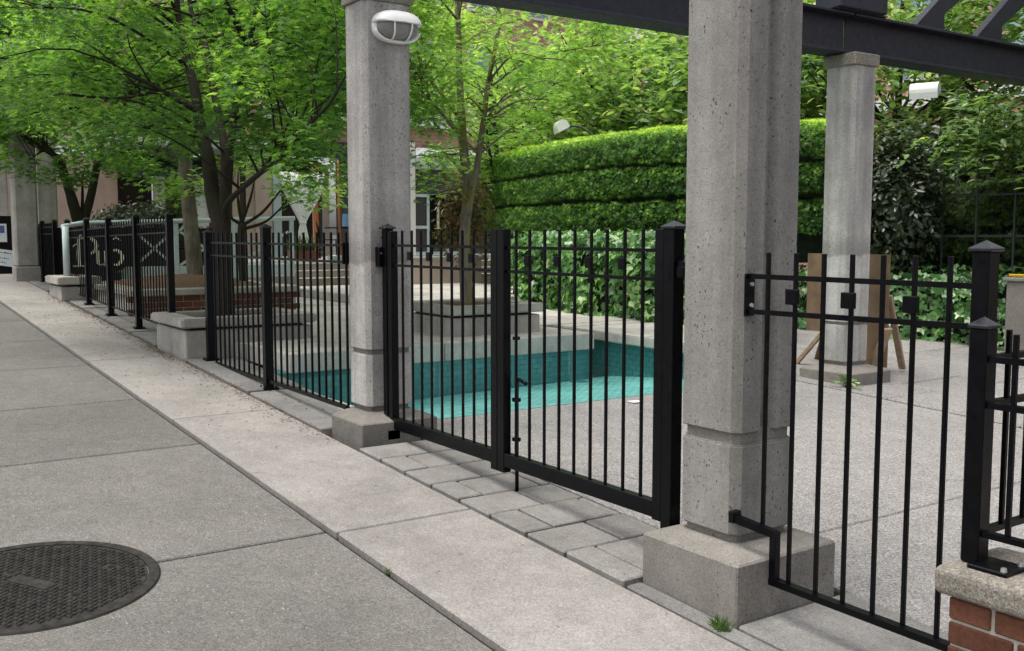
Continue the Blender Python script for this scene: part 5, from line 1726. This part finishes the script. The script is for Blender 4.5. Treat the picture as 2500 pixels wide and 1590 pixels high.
# ================================================================== RIGHT BACK CORNER
def floodlight(lab, c, rz, w, r, pole0):
    t = thing('floodlight', lab, 'floodlight', (pole0[0], pole0[1], pole0[2]))
    Mx = Matrix.Translation(c) @ Matrix.Rotation(rz, 4, 'Z') @ Matrix.Rotation(R(16), 4, 'X')
    bm = bmesh.new()
    pts = [(-r, -r * .9), (-r * .95, -.15 * r)] + [(r * .9 * math.cos(R(a)), r * .9 * math.sin(R(a))) for a in range(165, -1, -15)] + [(r * .95, -.5 * r)]
    prism(bm, pts, -w / 2, w / 2, 'x')
    for v in bm.verts:
        v.co = Mx @ v.co
    part('hood', bm, M['white'], t)
    bm = bmesh.new()
    box(bm, -w / 2 + .01, w / 2 - .01, -r * .9, r * .85, -r * .8, -r * .62, M=Mx)
    part('lens', bm, M['glass_dull'], t)
    bm = bmesh.new()
    e = Mx @ Vector((w / 2 - .03, r * .9, -.3 * r))
    tube(bm, smooth_path([pole0, (pole0[0], pole0[1], e.z - .25), (pole0[0] * .5 + e.x * .5, pole0[1] * .5 + e.y * .5, e.z - .04), e], 4), .018, 8)
    part('pole', bm, M['trellis'], t, True)
floodlight('white floodlight on a bent pole above the tiered hedge', (-13.28, 10.0, 3.30), R(-25), .36, .105, (-12.75, 10.3, 2.6))
floodlight('white floodlight with a rounded hood above the trellis', (-7.58, 11.3, 3.32), R(20), .33, .098, (-7.3, 11.6, 1.5))

t = thing('trestle', 'brown plywood trestle with splayed lumber legs standing behind the column by the boards', 'trestle', (-6.1, 7.95, .28))
part('panel', bbox(-6.53, -6.28, 7.93, 7.95, .62, 1.37), M['ply'], t)
part('panel', bbox(-5.95, -5.645, 7.97, 7.99, .34, 1.37), M['ply'], t)
def plank(p0, p1, w, th, mat='lumber'):
    a, b = Vector(p0), Vector(p1)
    d = (b - a)
    q = d.to_track_quat('Z', 'Y').to_matrix().to_4x4()
    part('leg', bbox(-w / 2, w / 2, -th / 2, th / 2, 0, d.length, .003, M=Matrix.Translation(a) @ q), M[mat], t)
plank((-6.46, 7.70, .30), (-6.10, 7.80, .76), .055, .035)
plank((-6.55, 8.15, .30), (-6.25, 7.97, .80), .09, .02, 'ply')
plank((-5.66, 7.80, .36), (-5.50, 7.78, .72), .10, .03)
plank((-5.70, 8.3, .30), (-5.66, 8.0, 1.0), .06, .03)
t = thing('concrete_bench_wall', 'plain concrete block wall by the ivy with a yellow rope lying on it', 'wall', (-5.2, 10.6, .3))
part('wall', bbox(-5.90, -3.5, 10.35, 10.75, .2, 1.06, .015, 2), M['plinth'], t)
part('cap', bbox(-5.93, -3.5, 10.32, 10.78, 1.06, 1.10, .01), M['plinth'], t)
t = thing('yellow_rope', 'twisted yellow rope slung over the concrete block wall', 'rope', (-5.6, 10.2, 1.1))
for ph in (0, 2.1, 4.2):
    bm = bmesh.new()
    pts = []
    for k in range(41):
        u = k / 40
        p = Vector((-5.90 + 2.0 * u, 10.40 + .05 * math.sin(u * 7), 1.121 + .004 * math.sin(u * 5)))
        a = ph + u * 90
        pts.append(p + Vector((0, math.cos(a), math.sin(a))) * .009)
    tube(bm, pts, .011, 5)
    part('strand', bm, M['yellow_rope'], t, True)

# ================================================================== SMALL THINGS ON THE PAVEMENT
# manhole cover
MX, MY, MR = -4.19, .605, .472
t = thing('manhole_cover', 'round cast-iron manhole cover with a basket-weave tread set in the grey pavement', 'manhole cover', (MX, MY, zg(MX)))
def on_slope(bm):
    for v in bm.verts:
        v.co = Vector((MX + v.co.x, MY + v.co.y, v.co.z - SLOPE * (MX + v.co.x)))
    return bm
bm = bmesh.new()
bmesh.ops.create_cone(bm, segments=64, radius1=MR - .05, radius2=MR - .05, depth=.02, cap_ends=True, matrix=Matrix.Translation((0, 0, -.006)))
cover = part('cover', on_slope(bm), M['iron'], t)
bm = bmesh.new()
nv = 64
ri = [(MR - .046, .0), (MR - .046, .007), (MR - .006, .008), (MR, .001)]
rings = [[bm.verts.new((r_ * math.cos(2 * math.pi * k / nv), r_ * math.sin(2 * math.pi * k / nv), z)) for k in range(nv)] for r_, z in ri]
for a, b in zip(rings[:-1], rings[1:]):
    for k in range(nv):
        bm.faces.new((a[k], a[(k + 1) % nv], b[(k + 1) % nv], b[k]))
part('rim', on_slope(bm), M['iron'], t)
bm = bmesh.new()
pit = .0245
ca, sa = math.cos(R(33)), math.sin(R(33))
for i in range(-22, 23):
    for j in range(-22, 23):
        u, v = i * pit, j * pit
        x, y = u * ca - v * sa, u * sa + v * ca
        if math.hypot(x, y) > MR - .066:
            continue
        if any(math.hypot(x - hx, y - hy) < .03 for hx, hy in ((.20, .12), (-.02, .30), (-.16, -.05))):
            continue
        if abs(u) < .115 and abs(v) < .04:
            continue
        a_ = R(33 + (90 if (i + j) % 2 else 0))
        Mx = Matrix.Translation((x, y, .004)) @ Matrix.Rotation(a_, 4, 'Z')
        lo = [bm.verts.new(Mx @ Vector((p, q, 0))) for p, q in ((-.0125, -.0062), (.0125, -.0062), (.0125, .0062), (-.0125, .0062))]
        hi = [bm.verts.new(Mx @ Vector((p, q, .0055))) for p, q in ((-.010, -.004), (.010, -.004), (.010, .004), (-.010, .004))]
        bm.faces.new(hi)
        for k in range(4):
            bm.faces.new((lo[k], lo[(k + 1) % 4], hi[(k + 1) % 4], hi[k]))
part('tread', on_slope(bm), M['iron'], t, kind='stuff')
for (hx, hy) in ((.20, .12), (-.02, .30), (-.16, -.05)):
    bm = bmesh.new()
    bmesh.ops.create_cone(bm, segments=14, radius1=.016, radius2=.016, depth=.004, cap_ends=True, matrix=Matrix.Translation((hx, hy, .0035)))
    part('pick_hole', on_slope(bm), M['sign_black'], t)
part('name_plate', on_slope(bbox(-.10, .10, -.03, .03, .003, .0075, M=Matrix.Rotation(R(33), 4, 'Z'))), M['iron'], t)

# grass tufts and seedlings in the joints
def tuft(name, label, x, y, z, n, h, spread, mat='grassm'):
    t = thing(name, label, 'weed', (x, y, z))
    a = RNG.uniform(0, 2 * np.pi, n)
    r_ = spread * RNG.uniform(0, 1, n) ** .7
    P = np.stack([x + r_ * np.cos(a), y + r_ * np.sin(a) * .55, np.full(n, z)], 1)
    H = np.stack([RNG.normal(0, .8, n), RNG.normal(0, .8, n), np.ones(n)], 1)
    N = np.stack([np.cos(a), np.sin(a), RNG.uniform(.2, .8, n)], 1)
    leaf_cloud('blades', P, N, H, h * RNG.uniform(.5, 1.2, n), T_BLADE_V, T_BLADE_F, M[mat], t)
    part('root', bbox(x - spread * .4, x + spread * .4, y - spread * .3, y + spread * .3, z - .02, z + .003), M['dirt_and_shade'], t)
tuft('grass_tuft', 'small grass tuft in the joint at the corner of the biggest plinth', -2.53, 2.64, zg(-2.53) - .005, 130, .052, .05)
tuft('grass_tuft', 'tiny sprig of grass in the paver joint beside the biggest plinth', -3.1, 2.66, zg(-3.1) - .02, 26, .035, .025)
tuft('grass_tuft', 'few blades of grass in the long pavement joint', -3.62, 1.85, zg(-3.62) - .01, 26, .03, .02)
t = thing('ivy_seedling', 'small green seedling at the foot of the column by the boards', 'weed', (-5.42, 7.12, .27))
n = 26
P = np.stack([RNG.normal(-5.42, .045, n), RNG.normal(7.10, .03, n), .28 + RNG.uniform(0, .08, n)], 1)
leaf_cloud('leaves', P, rand_dirs(n) * .5 + np.array([0, 0, 1]), rand_dirs(n), .05 * RNG.uniform(.6, 1.2, n), T_IVY_V, T_IVY_F, M['ivy'], t)
bm = bmesh.new()
tube(bm, [(-5.42, 7.11, .26), (-5.42, 7.10, .34)], .004, 5)
part('stem', bm, M['bark_dark'], t)
t = thing('pebble', 'small pale pebble on the dark kerb slab near the brick wall', 'pebble', (-2.13, 2.76, zg(-2.13) + .006))
bm = bmesh.new()
bmesh.ops.create_icosphere(bm, subdivisions=2, radius=.011)
for v in bm.verts:
    v.co = Vector((-2.13 + v.co.x * 1.1, 2.76 + v.co.y * .8 + .004 * math.sin(v.co.z * 300), zg(-2.13) + .013 + v.co.z * .9))
part('stone', bm, M['pebble'], t, True)
t = thing('paper_scrap', 'scrap of white paper on the aggregate floor by the pool edge', 'litter', (-5.75, 5.05, .285))
part('scrap', bbox(-5.79, -5.71, 5.0, 5.09, .284, .292, .002), M['white_trim'], t)

# dry leaf litter along the railing and in the joints
n = 3200
xs_ = -5.6 - 9.5 * RNG.uniform(0, 1, n) ** .8
side = RNG.uniform(0, 1, n)
ys_ = np.where(side < .75, 2.603 - np.abs(RNG.normal(0, .07, n)), RNG.uniform(1.9, 3.0, n))
inx = (xs_ > -10.0) & (xs_ < -9.0) & (ys_ > 2.56)
ys_ = np.where(inx, 2.56 - np.abs(RNG.normal(0, .06, n)), ys_)
P = np.stack([xs_, ys_, -SLOPE * xs_ + .012], 1)
N = np.stack([RNG.normal(0, .3, n), RNG.normal(0, .3, n), np.ones(n)], 1)
lt = leaf_cloud('leaf_litter', P, N, rand_dirs(n), .026 * RNG.uniform(.4, 1.3, n), [(a * .4, b, c) for a, b, c in T_OVAL_V], T_OVAL_F, M['debris'], None)
lt['label'] = 'dry brown leaf litter along the pavement joint below the railings'
lt['category'] = 'leaf litter'
n = 160
P = np.stack([RNG.uniform(-7.5, -2.6, n), RNG.uniform(.3, 2.55, n), np.zeros(n)], 1)
P[:, 2] = -SLOPE * P[:, 0] + .004
cr = leaf_cloud('crumbs', P, np.stack([RNG.normal(0, .2, n), RNG.normal(0, .2, n), np.ones(n)], 1), rand_dirs(n), .016 * RNG.uniform(.3, 1.3, n), [(a * .5, b, c) for a, b, c in T_OVAL_V], T_OVAL_F, M['debris'], None)
cr['label'] = 'scattered crumbs and leaf bits on the pavement slabs'
cr['category'] = 'litter'
